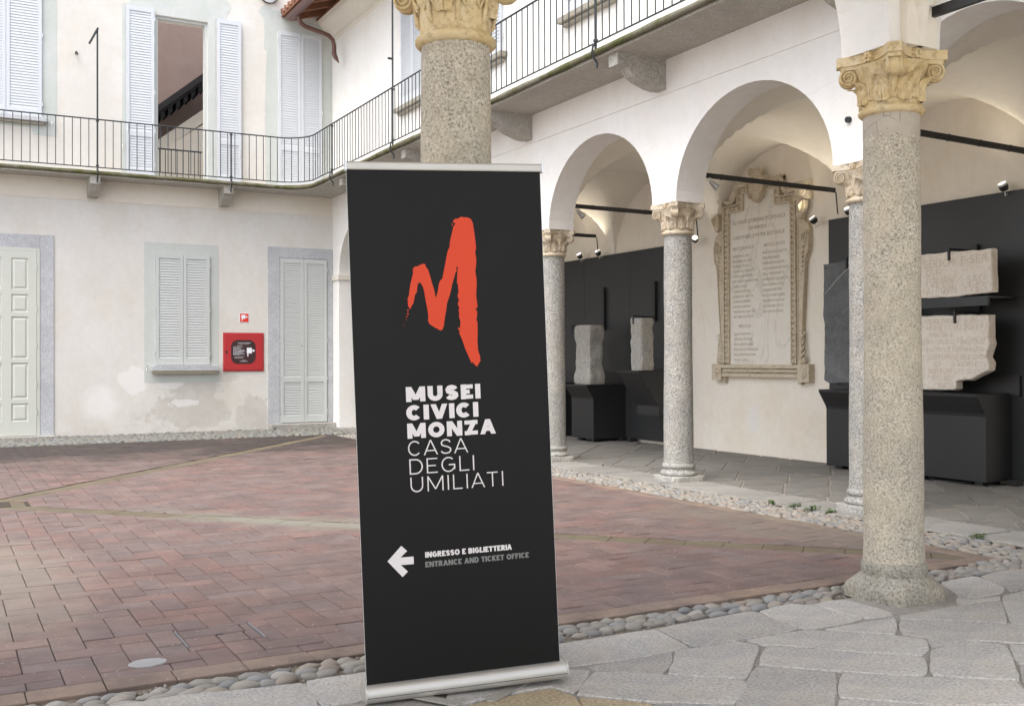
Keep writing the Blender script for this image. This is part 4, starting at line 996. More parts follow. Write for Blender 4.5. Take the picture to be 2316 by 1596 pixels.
# ---------------------------------------------------------------- columns
def bell(z):                                          # radius of the capital's bell
    t = max(0, min(1, (z - 2.83) / .25)); return .157 + .012 * t + .045 * t ** 3
def acanthus(ang, z0, hgt, wid, curl, r0=.012):
    m = MB(); nv, nu = 18, 12; V = []
    for j in range(nv + 1):
        v = j / nv
        lobes = .72 + .28 * abs(math.sin(v * math.pi * 3.4)); w = wid * (.50 + .62 * math.sin(math.pi * min(1, v * .85 + .12))) * lobes * (1 - v ** 6 * .55)
        z = z0 + hgt * (v - .12 * max(0, v - .82) / .18)
        out = r0 + curl * max(0, v - .55) ** 2 * 4.2
        for i in range(nu + 1):
            u = i / nu * 2 - 1; rr = bell(z) + out + .012 * (1 - abs(u)) - .013 * abs(math.sin(u * math.pi * 2.5 + v * 2.5)) + .010 * (1 - u * u)
            a = ang + u * w / rr; V.append((rr * math.cos(a), rr * math.sin(a), z))
    f = [(j * (nu + 1) + i, j * (nu + 1) + i + 1, (j + 1) * (nu + 1) + i + 1, (j + 1) * (nu + 1) + i) for j in range(nv) for i in range(nu)]
    m.add(V, f)
    # rim so the leaf has thickness
    rim = [j * (nu + 1) for j in range(nv + 1)] + [nv * (nu + 1) + i for i in range(1, nu + 1)] + [j * (nu + 1) + nu for j in range(nv - 1, -1, -1)]
    b = len(m.v)
    for k in rim:
        x, y, z = V[k]; q = (math.hypot(x, y) - .016) / math.hypot(x, y); m.v.append((x * q, y * q, z))
    for k in range(len(rim) - 1): m.f.append((rim[k], rim[k + 1], b + k + 1, b + k))
    m.tube([((bell(z0 + hgt * v) + r0 + .012 + curl * max(0, v - .55) ** 2 * 4.2) * math.cos(ang), (bell(z0 + hgt * v) + r0 + .012 + curl * max(0, v - .55) ** 2 * 4.2) * math.sin(ang), z0 + hgt * v) for v in (0, .2, .4, .6, .8, .95)], [.007, .007, .006, .005, .004, .003], 5)
    return m
def volute(ang):
    """corner scroll standing on the diagonal"""
    m = MB(); d = Vector((math.cos(ang), math.sin(ang), 0)); s = Vector((-d.y, d.x, 0)); c = d * .232 + Vector((0, 0, 3.018)); w = .034
    m.tube([c - s * (w - .004), c + s * (w - .004)], .050, 22)
    prof = [(.232 + .055 * math.cos(R(a)), 3.018 + .055 * math.sin(R(a))) for a in range(-150, 100, 20)] + [(.19, 3.075), (.155, 3.045), (.165, 2.97), (.175, 2.935)]
    m.prism(prof, (tuple(Vector((0, 0, 0))), tuple(d), (0, 0, 1), tuple(s)), -w * .55, w * .55)
    for sg in (-1, 1):
        sp = []
        for k in range(34):
            a = R(80 - k * 24); r = .050 * (1 - k / 40); sp.append(c + s * sg * w * (1 + .25 * k / 34) + d * r * math.cos(a) + Vector((0, 0, r * math.sin(a))))
        m.tube([c + s * sg * .012 - d * .13 + Vector((0, 0, .03)), c + s * sg * (w - .005) - d * .05 + Vector((0, 0, .048))] + sp, [.007, .008] + [.0085 * (1 - k / 60) for k in range(34)], 6)
    return m
def abacus():
    m = MB(); a = .214; out = []
    for k in range(4):
        t = math.pi / 4 + k * math.pi / 2; d = Vector((math.cos(t), math.sin(t))); s = Vector((-d.y, d.x))
        c0 = d * (a * 1.414) * .985; out += [tuple(c0 - s * .036), tuple(c0 + s * .036)]
        t2 = t + math.pi / 2; d2 = Vector((math.cos(t2), math.sin(t2))) * (a * 1.414) * .985; e = d2 + Vector((d2.y, -d2.x)).normalized() * .036
        p = c0 + s * .036; mid = (Vector((math.cos(t + math.pi / 4), math.sin(t + math.pi / 4)))) * .168
        for q in (.18, .38, .5, .62, .82):
            b = p.lerp(e, q); inn_ = 1 - 4 * (q - .5) ** 2; chord = (p + e) / 2; out.append(tuple(b + (mid - chord) * inn_))
    fr = ((0, 0, 0), (1, 0, 0), (0, 1, 0), (0, 0, 1))
    m.prism(out, fr, 3.082, 3.135); m.prism([(x * .93, y * .93) for x, y in out], fr, 3.060, 3.083)
    return m
def rosette(ang):
    m = MB(); d = Vector((math.cos(ang), math.sin(ang), 0)); s = Vector((-d.y, d.x, 0)); c = d * .185 + Vector((0, 0, 3.105))
    for k in range(6):
        a = k * math.pi / 3; p = c + (s * math.cos(a) + Vector((0, 0, 1)) * math.sin(a)) * .021; m.tube([p - d * .02, p + d * .012], [.017, .010], 8)
    m.tube([c - d * .02, c + d * .024], [.014, .008], 8); return m
def column(loc, label, granite_m, cap_m, base_m, square=True, lily=False, shaft_top=2.80):
    t = thing('stone_column', (0, 0, 0), label, 'column')
    rr = [(0.0, .212, 9), (.045, .214, 8), (.075, .208, 5.5), (.10, .196, 3.4), (.125, .184, 2.4), (.14, .178, 2), (.150, .181, 2), (.18, .184, 2), (.205, .176, 2), (.212, .168, 2)] if not square else \
         [(0.0, .215, 12), (.062, .215, 12), (.070, .208, 10), (.072, .196, 2), (.082, .206, 2), (.10, .208, 2), (.116, .196, 2), (.122, .186, 2), (.14, .178, 2), (.152, .178, 2), (.158, .186, 2), (.175, .190, 2), (.192, .184, 2), (.205, .172, 2), (.212, .168, 2)]
    MB().loft([(z + .04, r, e) for z, r, e in rr], 56, jitter=.035).build('base', base_m, t, smooth=50)
    rings = []
    for k in range(25):
        v = k / 24; z = .24 + v * (shaft_top - .24); r = .163 - .012 * v ** 1.6 + .003 * math.sin(v * 9)
        rings.append((z, r, 2))
    MB().loft([(.252, .170, 2), (.268, .168, 2)] + rings[1:], 56, jitter=.012).build('shaft', granite_m, t, smooth=60)
    m = MB().loft([(2.782, .158, 2), (2.788, .170, 2), (2.797, .180, 2), (2.811, .182, 2), (2.822, .175, 2), (2.828, .164, 2), (2.836, .157, 2)] + [(2.85 + k * .0215, bell(2.85 + k * .0215), 2) for k in range(11)] + [(3.07, .19, 2)], 48, jitter=.014)
    cp = m.build('capital', cap_m, t, smooth=45)
    abacus().build('abacus', cap_m, cp)
    for k in range(4): volute(math.pi / 4 + k * math.pi / 2).build('volute', cap_m, cp, smooth=50)
    for k in range(4): rosette(k * math.pi / 2).build('rosette', cap_m, cp, smooth=50)
    if lily:
        for k in range(4): acanthus(math.pi / 4 + k * math.pi / 2, 2.90, .15, .050, .06).build('leaf', cap_m, cp, smooth=60)
        for k in range(8):
            a = math.pi / 8 + k * math.pi / 4; P = lambda da, z, o=.006: ((bell(z) + o) * math.cos(a + da), (bell(z) + o) * math.sin(a + da), z)
            m = MB().tube([P(0, 2.875), P(0, 2.92, .01), P(0, 3.0, .01), P(0, 3.05, .008)], [.006, .011, .006, .004], 7)
            for s in (-1, 1):
                m.tube([P(0, 3.0), P(s * .10, 2.955), P(s * .20, 2.925, .008), P(s * .25, 2.945), P(s * .20, 2.962)], [.004, .008, .007, .008, .004], 7)
                m.tube([P(s * .10, 3.05), P(s * .05, 3.0), P(0, 2.94)], [.006, .005, .003], 6)
            m.tube([P(0, 2.865, .002), P(0, 2.89, .008)], [.006, .013], 8)
            m.build('fleur_relief', cap_m, cp, smooth=60)
    else:
        for k in range(8): acanthus(math.pi / 8 + k * math.pi / 4, 2.845, .15, .054, .075).build('leaf', cap_m, cp, smooth=60)
        for k in range(8): acanthus(k * math.pi / 4, 2.86, .185, .036, .05 if k % 2 else .03, .006).build('leaf', cap_m, cp, smooth=60)
    t.location = loc; WO[t.name] = Vector(loc); return t
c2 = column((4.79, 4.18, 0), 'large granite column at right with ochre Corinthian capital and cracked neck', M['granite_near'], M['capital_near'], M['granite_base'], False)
# plaster repair band with crack under the capital of the right column
nk = NT('repaired_neck', .85, .25)
n1 = nk.noise(9, 5, .65); cra = nk.vor(7, 'DISTANCE_TO_EDGE')
colr = nk.mix(nk.ramp(n1, [(.3, 0), (.7, 1)]), (.40, .35, .28), (.47, .42, .35)); colr = nk.mix(nk.math('MULTIPLY', nk.ramp(cra, [(.004, 1), (.012, 0)]), nk.ramp(nk.noise(3), [(.45, 0), (.5, .8)])), colr, (.12, .10, .08)); nk.color(colr); nk.bump(nk.noise(40, 4), .4, .003)
m = MB(); seg = 72; low = []
for k in range(seg):
    a = 2 * math.pi * k / seg; zl = 2.655 + .05 * noise.noise(Vector((math.cos(a) * 2, math.sin(a) * 2, 4))) + .03 * noise.noise(Vector((math.cos(a) * 7, math.sin(a) * 7, 1)))
    for z, r in ((zl, .1525), (zl + .01, .1555), (2.79, .1550)): m.v.append((4.79 + r * math.cos(a), 4.18 + r * math.sin(a), z))
for k in range(seg):
    for j in range(2): a0 = k * 3 + j; a1 = ((k + 1) % seg) * 3 + j; m.f.append((a0, a1, a1 + 1, a0 + 1))
m.build('neck_repair', nk.m, c2, smooth=60)
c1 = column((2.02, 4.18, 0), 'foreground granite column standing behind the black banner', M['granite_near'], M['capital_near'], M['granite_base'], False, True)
k_ = ['far arcade column between the two museum bays, partly beside the banner edge', 'arcade column just left of the marble memorial plaque']
g0 = column((7.27, 9.34, 0), 'grey granite arcade column with square plinth left of the marble plaque', M['granite_far'], M['capital_far'], M['granite_far'])
for loc, lb_ in (((7.27, 6.62, 0), 'grey arcade column half hidden directly behind the large right column'), ((7.27, 12.05, 0), 'grey arcade column seen right beside the banner edge in front of black panels')):
    c = copy_tree(g0, loc, 0); c['label'] = lb_
for loc in ((7.27, 14.77, 0), (7.27, 17.48, 0)):
    c = copy_tree(g0, loc, 0); c['label'] = 'arcade column standing wholly hidden behind the black banner'; c['group'] = 'columns behind the banner'
for x in (-3.52,):
    c = copy_tree(g0, (x, 1.10, 0), 0); c['label'] = 'unseen loggia column on the side opened for light behind the camera'
for loc, lb_ in (((7.27, 4.18, 0), 'corner column where the two arcades meet, beyond the right picture edge'), ((-.75, 4.18, 0), 'foreground arcade column beyond the left picture edge')):
    c = copy_tree(g0, loc, 0); c['label'] = lb_

# ---------------------------------------------------------------- tie rods and small spots
def tie(p, q, label, drop=None, spot=None):
    t = thing('tie_bar', p, label, 'tie bar', 'black tie bars across the porticoes')
    p = Vector(p); q = Vector(q); d = (q - p).normalized(); s = Vector((-d.y, d.x, 0))
    L = (q - p).length; k = 3
    m = MB()
    m.prism([(-.014, -.028), (.014, -.028), (.014, .028), (-.014, .028)], (tuple(p), tuple(s), (0, 0, 1), tuple(d)), 0, L); m.build('bar', M['black_metal'], t)
    for i in range(1, 5):
        a = p + d * L * i / 5; MB().prism([(-.017, -.032), (.017, -.032), (.017, .032), (-.017, .032)], (tuple(a), tuple(s), (0, 0, 1), tuple(d)), -.008, .008).build('clamp', M['black_metal'], t)
    if drop: MB().tube([q - d * .02, q + Vector((0, 0, -.03)) + d * .02, q + Vector((0, 0, -.12)) + d * .03, q + d * .05 + Vector((0, 0, drop - q.z))], .009, 6).build('cable', M['black_metal'], t)
tie((7.46, 9.34, 3.50), (9.70, 9.34, 3.48), 'black tie bar crossing the portico in front of the marble plaque', 3.19)
tie((7.46, 12.05, 3.50), (9.70, 12.05, 3.49), 'black tie bar in the second arch beside the banner', 3.19)
tie((7.46, 14.77, 3.50), (9.76, 14.77, 3.49), 'short visible black tie bar deepest in the arcade beside the banner', 3.19)
tie((7.46, 6.62, 3.50), (9.70, 6.62, 3.46), 'black tie bar running right from behind the large right column', 3.19)
tie((4.88, 4.0, 3.335), (4.88, 1.27, 3.335), 'dark tie bar above the right column running towards the camera')
def spot_small(x, y, z, label):
    t = thing('small_spotlight', (x, y, z), label, 'spotlight')
    MB().tube([(x, y, z), (x, y, z - .07)], .008, 6).build('stem', M['steel'], t)
    MB().tube([(x - .01, y - .02, z - .05), (x + .03, y - .05, z - .10), (x + .05, y - .07, z - .13)], [.022, .034, .038], 14).build('head', M['steel'], t, smooth=40)
spot_small(7.70, 9.30, 3.47, 'small chrome spotlight hanging under the tie bar left of the plaque')
spot_small(7.64, 12.01, 3.47, 'small chrome spotlight hanging in the second arch beside the banner')

# ---------------------------------------------------------------- balcony
bal = thing('balcony', (6.7, 12, 4.72), 'stone balcony with mossy edge running round the courtyard corner on brackets', 'balcony')
YO, XO, RC = 19.95, 6.37, .62
outer = [(-6.29, YO)] + [(XO - RC + RC * math.cos(R(a)), YO - RC + RC * math.sin(R(a))) for a in range(90, -1, -10)] + [(XO, 4.37)]
pol = outer + [(XF - .0, 4.37), (XF, YB), (-6.29, YB)]
MB().prism(pol, ((0, 0, 0), (1, 0, 0), (0, 1, 0), (0, 0, 1)), 4.72, 4.80).build('slab', M['soffit'], bal)
def offpath(d):
    out = [(-6.29, YO - d)] + [(XO - RC + (RC + d) * math.cos(R(a)), YO - RC + (RC + d) * math.sin(R(a))) for a in range(90, -1, -6)] + [(XO + d, 4.37)]
    return out
# rounded moulded nosing, with slight irregularity
def dense(path, step=.12):
    out = []
    for (x0, y0), (x1, y1) in zip(path, path[1:]):
        n = max(1, int(math.hypot(x1 - x0, y1 - y0) / step))
        out += [(x0 + (x1 - x0) * k / n, y0 + (y1 - y0) * k / n) for k in range(n)]
    return out + [path[-1]]
pts = dense(offpath(-.03)); m = MB()
m.tube([(x, y, 4.778 + .004 * noise.noise(Vector((x * 3, y * 3, 0)))) for x, y in pts], [.038 + .010 * noise.noise(Vector((x * 2.3, y * 2.3, 7))) for x, y in pts], 10)
m.build('mossy_nosing', M['moss_edge'], bal, smooth=50)
def bracket(p, d):
    """console: p at the wall foot, d = unit vector outwards"""
    d = Vector(d); s = Vector((-d.y, d.x, 0)); L = .66 if abs(d.x) > .5 else .50
    prof = [(0, 4.39), (.10, 4.385), (.20, 4.40), (L * .55, 4.455), (L * .68, 4.50), (L * .80, 4.575), (L, 4.585), (L, 4.72), (0, 4.72)]
    MB().prism(prof, (tuple(p), tuple(d), (0, 0, 1), tuple(s)), -.085, .085).build('bracket', M['granite_balcony'], bal)
BY = [18.10, 15.19, 12.33, 9.36, 6.45]; BXs = [2.47, 4.85, .08, -2.3, -4.7]
for y in BY: bracket((XF - .001, y, 0), (-1, 0, 0))
for x in BXs: bracket((x, YB - .001, 0), (0, -1, 0))
ra = thing('balcony_railing', (6.4, 12, 4.8), 'thin dark iron balcony railing curving round the courtyard corner', 'railing')
rp = dense(offpath(-.045), .35)
MB().tube([(x, y, 5.735) for x, y in offpath(-.045)], .0125, 8).build('top_rail', M['iron'], ra)
MB().tube([(x, y, 4.875) for x, y in offpath(-.045)], .010, 8).build('bottom_rail', M['iron'], ra)
bm_ = MB().tube([(0, 0, 0), (0, 0, .86)], .0075, 6).mesh('baluster', M['iron'])
path = offpath(-.045); acc = 0; nxt = .05
postsX = [x for x in BXs]; 
for (x0, y0), (x1, y1) in zip(path, path[1:]):
    L = math.hypot(x1 - x0, y1 - y0)
    while nxt <= acc + L:
        t_ = (nxt - acc) / L; x, y = x0 + (x1 - x0) * t_, y0 + (y1 - y0) * t_
        if x > -3.2: place('baluster', bm_, ra, (x, y, 4.875))
        nxt += .1365
    acc += L
rxR = XO - .045; ryB = YO - .045
def post(x, y, out, ztop=5.73, hook=None):
    o = Vector(out)
    m = MB().tube([(x, y, 4.80), (x, y, ztop)], .0155, 8)
    for z in (4.90, 5.70): m.tube([(x, y, z - .012), (x, y, z + .012)], .028, 8)
    q = Vector((x, y, 0)) + o * .03
    m.tube([(x, y, 4.88), (x + o.x * .035, y + o.y * .035, 4.84), (x + o.x * .05, y + o.y * .05, 4.76), (x + o.x * .02, y + o.y * .02, 4.70), (x - o.x * .02, y - o.y * .02, 4.66), (x - o.x * .015, y - o.y * .015, 4.60)], [.014, .013, .012, .013, .014, .012], 8)
    m.build('post', M['iron'], ra)
for y in BY: post(rxR, y + .20, (-1, 0, 0), 8.6 if y in (15.19, 9.36) else 5.74)
for x in BXs: post(x + .03, ryB, (0, -1, 0), 7.35 if x == 2.47 else 5.74)
MB().tube([(2.51, ryB, 7.37), (2.36, ryB - .03, 7.06)], .019, 8).build('top_arm', M['iron'], ra)

# gutter and rain pipe
gt = thing('roof_gutter', (6.05, 19.9, 8.15), 'brown half-round roof gutter with curved rain pipe in the corner', 'gutter')
m = MB(); n = 12; gx, gz, gr_ = 6.06, 8.14, .085
for y in (4.5, 19.98):
    for k in range(n + 1): a = math.pi + math.pi * k / n; m.v.append((gx + gr_ * math.cos(a), y, gz + gr_ * math.sin(a)))
    for k in range(n + 1): a = math.pi + math.pi * k / n; m.v.append((gx + (gr_ - .006) * math.cos(a), y, gz + (gr_ - .006) * math.sin(a)))
N1 = n + 1
for k in range(n): m.f += [(k, k + 1, 2 * N1 + k + 1, 2 * N1 + k), (N1 + k, 3 * N1 + k, 3 * N1 + k + 1, N1 + k + 1)]
m.f.append(tuple(range(2 * N1, 3 * N1))); m.build('trough', M['copper'], gt, smooth=50)
MB().tube([(gx - gr_, 4.5, gz), (gx - gr_, 19.98, gz)], .010, 6).build('bead', M['copper'], gt)
pp = [(6.12, 19.62, 8.10), (6.12, 19.62, 8.0), (6.16, 19.62, 7.93), (6.24, 19.62, 7.885), (6.35, 19.63, 7.86), (6.62, 19.66, 7.82), (6.74, 19.67, 7.79), (6.82, 19.68, 7.72), (6.85, 19.68, 7.62), (6.85, 19.68, 7.45), (6.87, 19.66, 7.38), (6.93, 19.63, 7.27)]
MB().tube(pp, [.042] * 10 + [.046, .010], 14).build('rain_pipe', M['copper'], gt, smooth=50)
for z in (7.46,): MB().tube([(6.85, 19.68, z - .012), (6.85, 19.68, z + .012)], .048, 14).build('pipe_ring', M['copper'], gt)

# ================================================================ MUSEUM DISPLAY in the right portico
XP = 10.05
def panel(y0, y1, label):
    t = thing('exhibition_screen', (XP, (y0 + y1) / 2, .05), label, 'display panel', None)
    MB().box((XP, y0 + .003, .10), (XP + .03, y1 - .003, 3.19)).build('sheet', M['panel_metal'], t)
    for y in (y0 + .12, y1 - .12): MB().box((XP - .13, y - .045, .045), (XP + .02, y + .045, .12)).build('foot', M['black_metal'], t)
for a, lb_ in ((12.79, 'tall black display panel ending beside the plaque wall, behind the narrow stone block'), (14.19, 'tall black display panel behind the waisted stone altar'), (15.59, 'farthest visible tall black display panel beside the banner'), (16.99, 'tall black display panel hidden behind the banner')): panel(a, a + 1.40, lb_)
for y in (14.19, 15.59):
    tag(MB().box((XP + .004, y - .0028, .10), (XP + .012, y + .0028, 3.19)).build('screen_seam', M['steel']), 'thin pale vertical seam between two black display panels, %s' % ('behind the waisted altar' if y < 15 else 'nearest the banner'), 'panel seam')
for a, lb_ in ((8.39, 'tall anthracite display panel right of the plaque behind the grey slab'), (6.99, 'tall anthracite display panel at the right edge behind the pale inscribed stones')): panel(a, a + 1.40, lb_)
FX = ((0, 0, 0), (1, 0, 0), (0, 0, 1), (0, 1, 0))          # profile in x,z extruded along y
def console(y0, y1, xf, ztop, label, floor=True, back=.2):
    t = thing('display_console', (xf, (y0 + y1) / 2, .05), label, 'display stand')
    xb = XP - .001; body = xf + .13
    if floor: prof = [(xf, ztop), (xf + .002, ztop - .022), (body - .01, ztop - .20), (body, ztop - .235), (body, .10), (xb, .10), (xb, ztop)]
    else: prof = [(xf, ztop), (xf + .002, ztop - .022), (xf + .36, ztop - .52), (xf + .37, ztop - .54), (xf + .37, ztop - .68), (xb, ztop - .68), (xb, ztop)]
    MB().prism(prof, FX, y0, y1).build('body', M['black_metal'], t)
    MB().box((xf - .004, y0 - .004, ztop), (xb - .03, y1 + .004, ztop + .008), .003).build('shelf', M['black_metal'], t)
    MB().box((xb - .035, y0 - .12, ztop - .02), (xb - .001, y1 + .02, ztop + back)).build('back_plate', M['black_metal'], t)
    if floor:
        for yy in (y0 + .14, y1 - .14):
            for xx in (body + .12, xb - .12): MB().box((xx - .05, yy - .05, .045), (xx + .05, yy + .05, .10)).build('foot', M['black_metal'], t)
    return t
console(14.33, 15.0, 9.28, .985, 'black box-shaped display stand carrying the waisted stone altar')
console(12.88, 13.45, 9.28, 1.225, 'black wedge-shaped wall bracket carrying the narrow stone block', False)
console(7.19, 9.43, 9.50, 1.02, 'long black display console under the inscribed slabs at right')
console(15.7, 16.4, 9.28, .985, 'black display stand beside the banner edge, mostly hidden')
us = thing('display_shelf', (9.6, 7.6, 2.0), 'grey metal wall shelf under the upper inscribed stone', 'shelf')
MB().prism([(9.585, 2.055), (9.585, 1.955), (9.60, 1.955), (9.62, 2.035), (XP - .002, 2.035), (XP - .002, 2.055)], FX, 7.12, 8.25).build('shelf', M['panel_metal'], us)
MB().box((XP - .03, 6.98, 2.06), (XP - .002, 7.20, 2.28)).build('back_plate', M['panel_metal'], us)

def rough_block(name, mat, c, size, seedv, prof=None, amp=.02, label='', cat='stone block'):
    """weathered block: lofted squarish rings with noise; prof = [(z fraction, scale)]"""
    m = MB(); seg = 44; rings = []
    prof = prof or [(0, .94), (.03, 1), (.5, .97), (.97, 1), (1, .93)]
    zs = [k / 22 for k in range(23)]
    def sc(v):
        for (a, s0), (b, s1) in zip(prof, prof[1:]):
            if a <= v <= b: t_ = (v - a) / (b - a); t_ = t_ * t_ * (3 - 2 * t_); return s0 + (s1 - s0) * t_
        return 1
    for v in zs:
        for k in range(seg):
            a = 2 * math.pi * k / seg; ct, st = math.cos(a), math.sin(a); q = 1 / ((abs(ct) ** 9 + abs(st) ** 9) ** (1 / 9)) * sc(v)
            p = Vector((q * ct * size[0] / 2, q * st * size[1] / 2, v * size[2]))
            nz = noise.noise(p * 7 + Vector((seedv, 0, 0))) + .5 * noise.noise(p * 19 + Vector((0, seedv, 0))); p = p * 1
            p.x += ct * nz * amp; p.y += st * nz * amp
            if v in (0, 1): p.z += .6 * nz * amp * (1 if v else 0)
            m.v.append((c[0] + p.x, c[1] + p.y, c[2] + p.z))
    for i in range(22):
        for k in range(seg): a0 = i * seg + k; a1 = i * seg + (k + 1) % seg; m.f.append((a0, a1, a1 + seg, a0 + seg))
    m.f.append(tuple(range(seg))[::-1]); b = len(m.v); m.v.append((c[0], c[1], c[2] + size[2] * 1.0))
    for k in range(seg): m.f.append((22 * seg + k, 22 * seg + (k + 1) % seg, b))
    return tag(m.build(name, M[mat], smooth=38, w=c), label, cat)
rough_block('stone_altar', 'stele', (9.555, 14.67, .995), (.34, .50, .98), 3.3, [(0, .95), (.02, 1.0), (.14, 1.0), (.26, .89), (.66, .86), (.72, .87), (.76, .95), (.80, .95), (.97, .99), (1, .92)], .016, 'pale grey waisted stone altar with moulded top on a black stand', 'stone altar')
rough_block('stone_block', 'stele', (9.47, 13.06, 1.235), (.25, .30, .80), 8.1, None, .022, 'narrow rough brown-grey stone block on the wedge-shaped bracket', 'stone block')
def slab_stone(name, mat, poly, x0, x1, label, amp=.008):
    """upright slab facing -X: poly in (y, z); irregular thickness at the edges"""
    m = MB(); pts = []; n = len(poly)
    for i in range(n):
        a, b = Vector(poly[i]), Vector(poly[(i + 1) % n]); k = max(1, int((b - a).length / .05))
        for j in range(k):
            p = a.lerp(b, j / k); q = Vector((p.x * 11, p.y * 11, x0)); pts.append((p.x + amp * noise.noise(q), p.y + amp * noise.noise(q + Vector((5, 5, 5)))))
    area = sum(pts[i][0] * pts[(i + 1) % len(pts)][1] - pts[(i + 1) % len(pts)][0] * pts[i][1] for i in range(len(pts)))
    if area < 0: pts = pts[::-1]
    n = len(pts); cy = sum(p[0] for p in pts) / n; cz = sum(p[1] for p in pts) / n
    def ring(x, ins, am):
        out = []
        for i, (y, z) in enumerate(pts):
            a, c_ = Vector(pts[i - 1]), Vector(pts[(i + 1) % n]); t_ = (c_ - a).normalized(); nn = Vector((-t_.y, t_.x))
            k = ins + am * noise.noise(Vector((y * 14, z * 14, x * 20))); out.append((x, y + nn.x * k, z + nn.y * k))
        return out
    m.v = ring(x0, .010, .002) + ring(x0 + .010, .0, .006) + ring((x0 + x1) / 2, -.004, .016) + ring(x1, .004, .01)
    for r_ in range(3):
        for i in range(n): m.f.append((r_ * n + i, r_ * n + (i + 1) % n, (r_ + 1) * n + (i + 1) % n, (r_ + 1) * n + i))
    m.f.append(tuple(range(n))); m.f.append(tuple(range(3 * n, 4 * n))[::-1])
    t = thing(name, (x0, cy, min(p[1] for p in pts)), label, 'inscribed stone')
    m.build('stone', M[mat], t, smooth=25); return t
def lines(t, rows, mat, x, hgt=.06, th=.085):
    m = MB()
    for s, yl, z, w in rows: text(m, s, ((x, 0, 0), (0, -1, 0), (0, 0, 1), (-1, 0, 0)), -yl, z, hgt, th, w, gap=.2, lift=.0010)
    m.build('lettering', M[mat], t)
a = slab_stone('grey_inscribed_slab', 'dark_slab', [(9.44, 1.14), (9.43, 1.8), (9.45, 1.95), (9.44, 2.57), (8.50, 2.60), (8.50, 1.12), (9.36, 1.10)], 9.60, 9.70, 'dark grey inscribed slab with pale veins, left of the far column behind the big one')
lines(a, [('VIVIA', 9.36, 1.90, .5), ('RENEM', 9.42, 1.74, .56), ('ETSIBI', 9.40, 1.58, .5)], 'letter_dark', 9.60)
for y0, z0, y1, z1, w in ((9.42, 2.20, 8.95, 2.55, .012), (9.43, 2.28, 9.05, 2.56, .006), (9.40, 1.80, 8.75, 2.16, .008)):
    MB().tube([(9.6085, y0, z0), (9.607, (y0 + y1) / 2, (z0 + z1) / 2 + .015), (9.6085, y1, z1)], w, 6).build('pale_vein', M['granite_far'], a)
for z in (1.24, 2.52): MB().tube([(9.61, 9.39, z), (9.596, 9.39, z)], .012, 8).build('peg_hole', M['black_metal'], a)
b = slab_stone('upper_inscribed_stone', 'limestone', [(7.08, 2.09), (7.085, 2.54), (7.6, 2.555), (8.20, 2.56), (8.20, 2.07), (7.5, 2.065)], 9.60, 9.70, 'cream inscribed stone on the upper shelf at right')
lines(b, [('SERTORI', 7.93, 2.40, .40), ('F SER', 7.45, 2.41, .32), ('OVF', 7.90, 2.30, .17), ('PER ARIV', 7.90, 2.20, .36), ('SAC', 7.38, 2.20, .2), ('ATTI QVIN', 7.90, 2.11, .38), ('VEIS', 7.36, 2.11, .22)], 'letter_lime', 9.5995, .082)
c = slab_stone('lower_inscribed_stone', 'limestone', [(7.17, 1.86), (8.20, 1.875), (8.20, 1.05), (7.60, 1.06), (7.575, 1.075), (7.57, 1.15), (7.50, 1.165), (7.38, 1.18), (7.28, 1.225), (7.17, 1.27), (7.165, 1.36), (7.20, 1.42), (7.175, 1.50), (7.15, 1.55), (7.17, 1.62), (7.165, 1.75)], 9.65, 9.77, 'cream inscribed stone with broken lower right corner on the long black console')
lines(c, [('C SERTORIO F AVCT', 8.05, 1.785, .82), ('PATRI ET CIATTONI F', 8.02, 1.712, .80), ('MATRI', 7.90, 1.635, .22), ('C SERTORIO Q F IVVENIC', 8.10, 1.555, .90), ('FRATRI VETERAN LEG', 8.00, 1.475, .78), ('ET SERTORIAE SECVND', 8.05, 1.395, .84), ('ET      VXORI ET', 7.85, 1.315, .62), ('C SERTORI CRESCENT', 8.0, 1.240, .80), ('ET C SERTORIO F', 8.02, 1.165, .44), ('PIENTIS', 7.85, 1.085, .24)], 'letter_lime', 9.6495, .050)
def holder(y, z, xh, label, post_top=None, xs=XP, yf=None):
    yf = y if yf is None else yf; dd = Vector((xh - xs, yf - y, 0)); L_ = dd.length; dd.normalize(); ss = Vector((-dd.y, dd.x, 0))
    t = thing('retaining_hook', (xs, y, z), label, 'hook')
    m = MB().prism([(L_, z), (L_, z - .10), (L_ + .008, z - .115), (L_ + .02, z - .10), (L_ + .022, z + .02), (0, z + .02), (0, z)], ((xs, y, 0), tuple(dd), (0, 0, 1), tuple(ss)), -.012, .012); m.build('arm', M['black_metal'], t)
    MB().box((XP - .05, y - .035, z - .05), (XP - .001, y + .035, (post_top or z + .08))).build('post', M['black_metal'], t)
holder(14.93, 1.96, 9.385, 'black hook on a tall post gripping the waisted altar', 2.64)
holder(13.48, 2.06, 9.34, 'black hook on a tall post gripping the narrow stone block', 2.65, yf=13.10)
holder(7.60, 2.575, 9.60, 'black hook gripping the top of the upper cream stone')
holder(7.57, 1.895, 9.65, 'black hook gripping the top of the lower cream stone')
holder(9.05, 2.60, 9.60, 'black hook gripping the top of the dark grey slab')
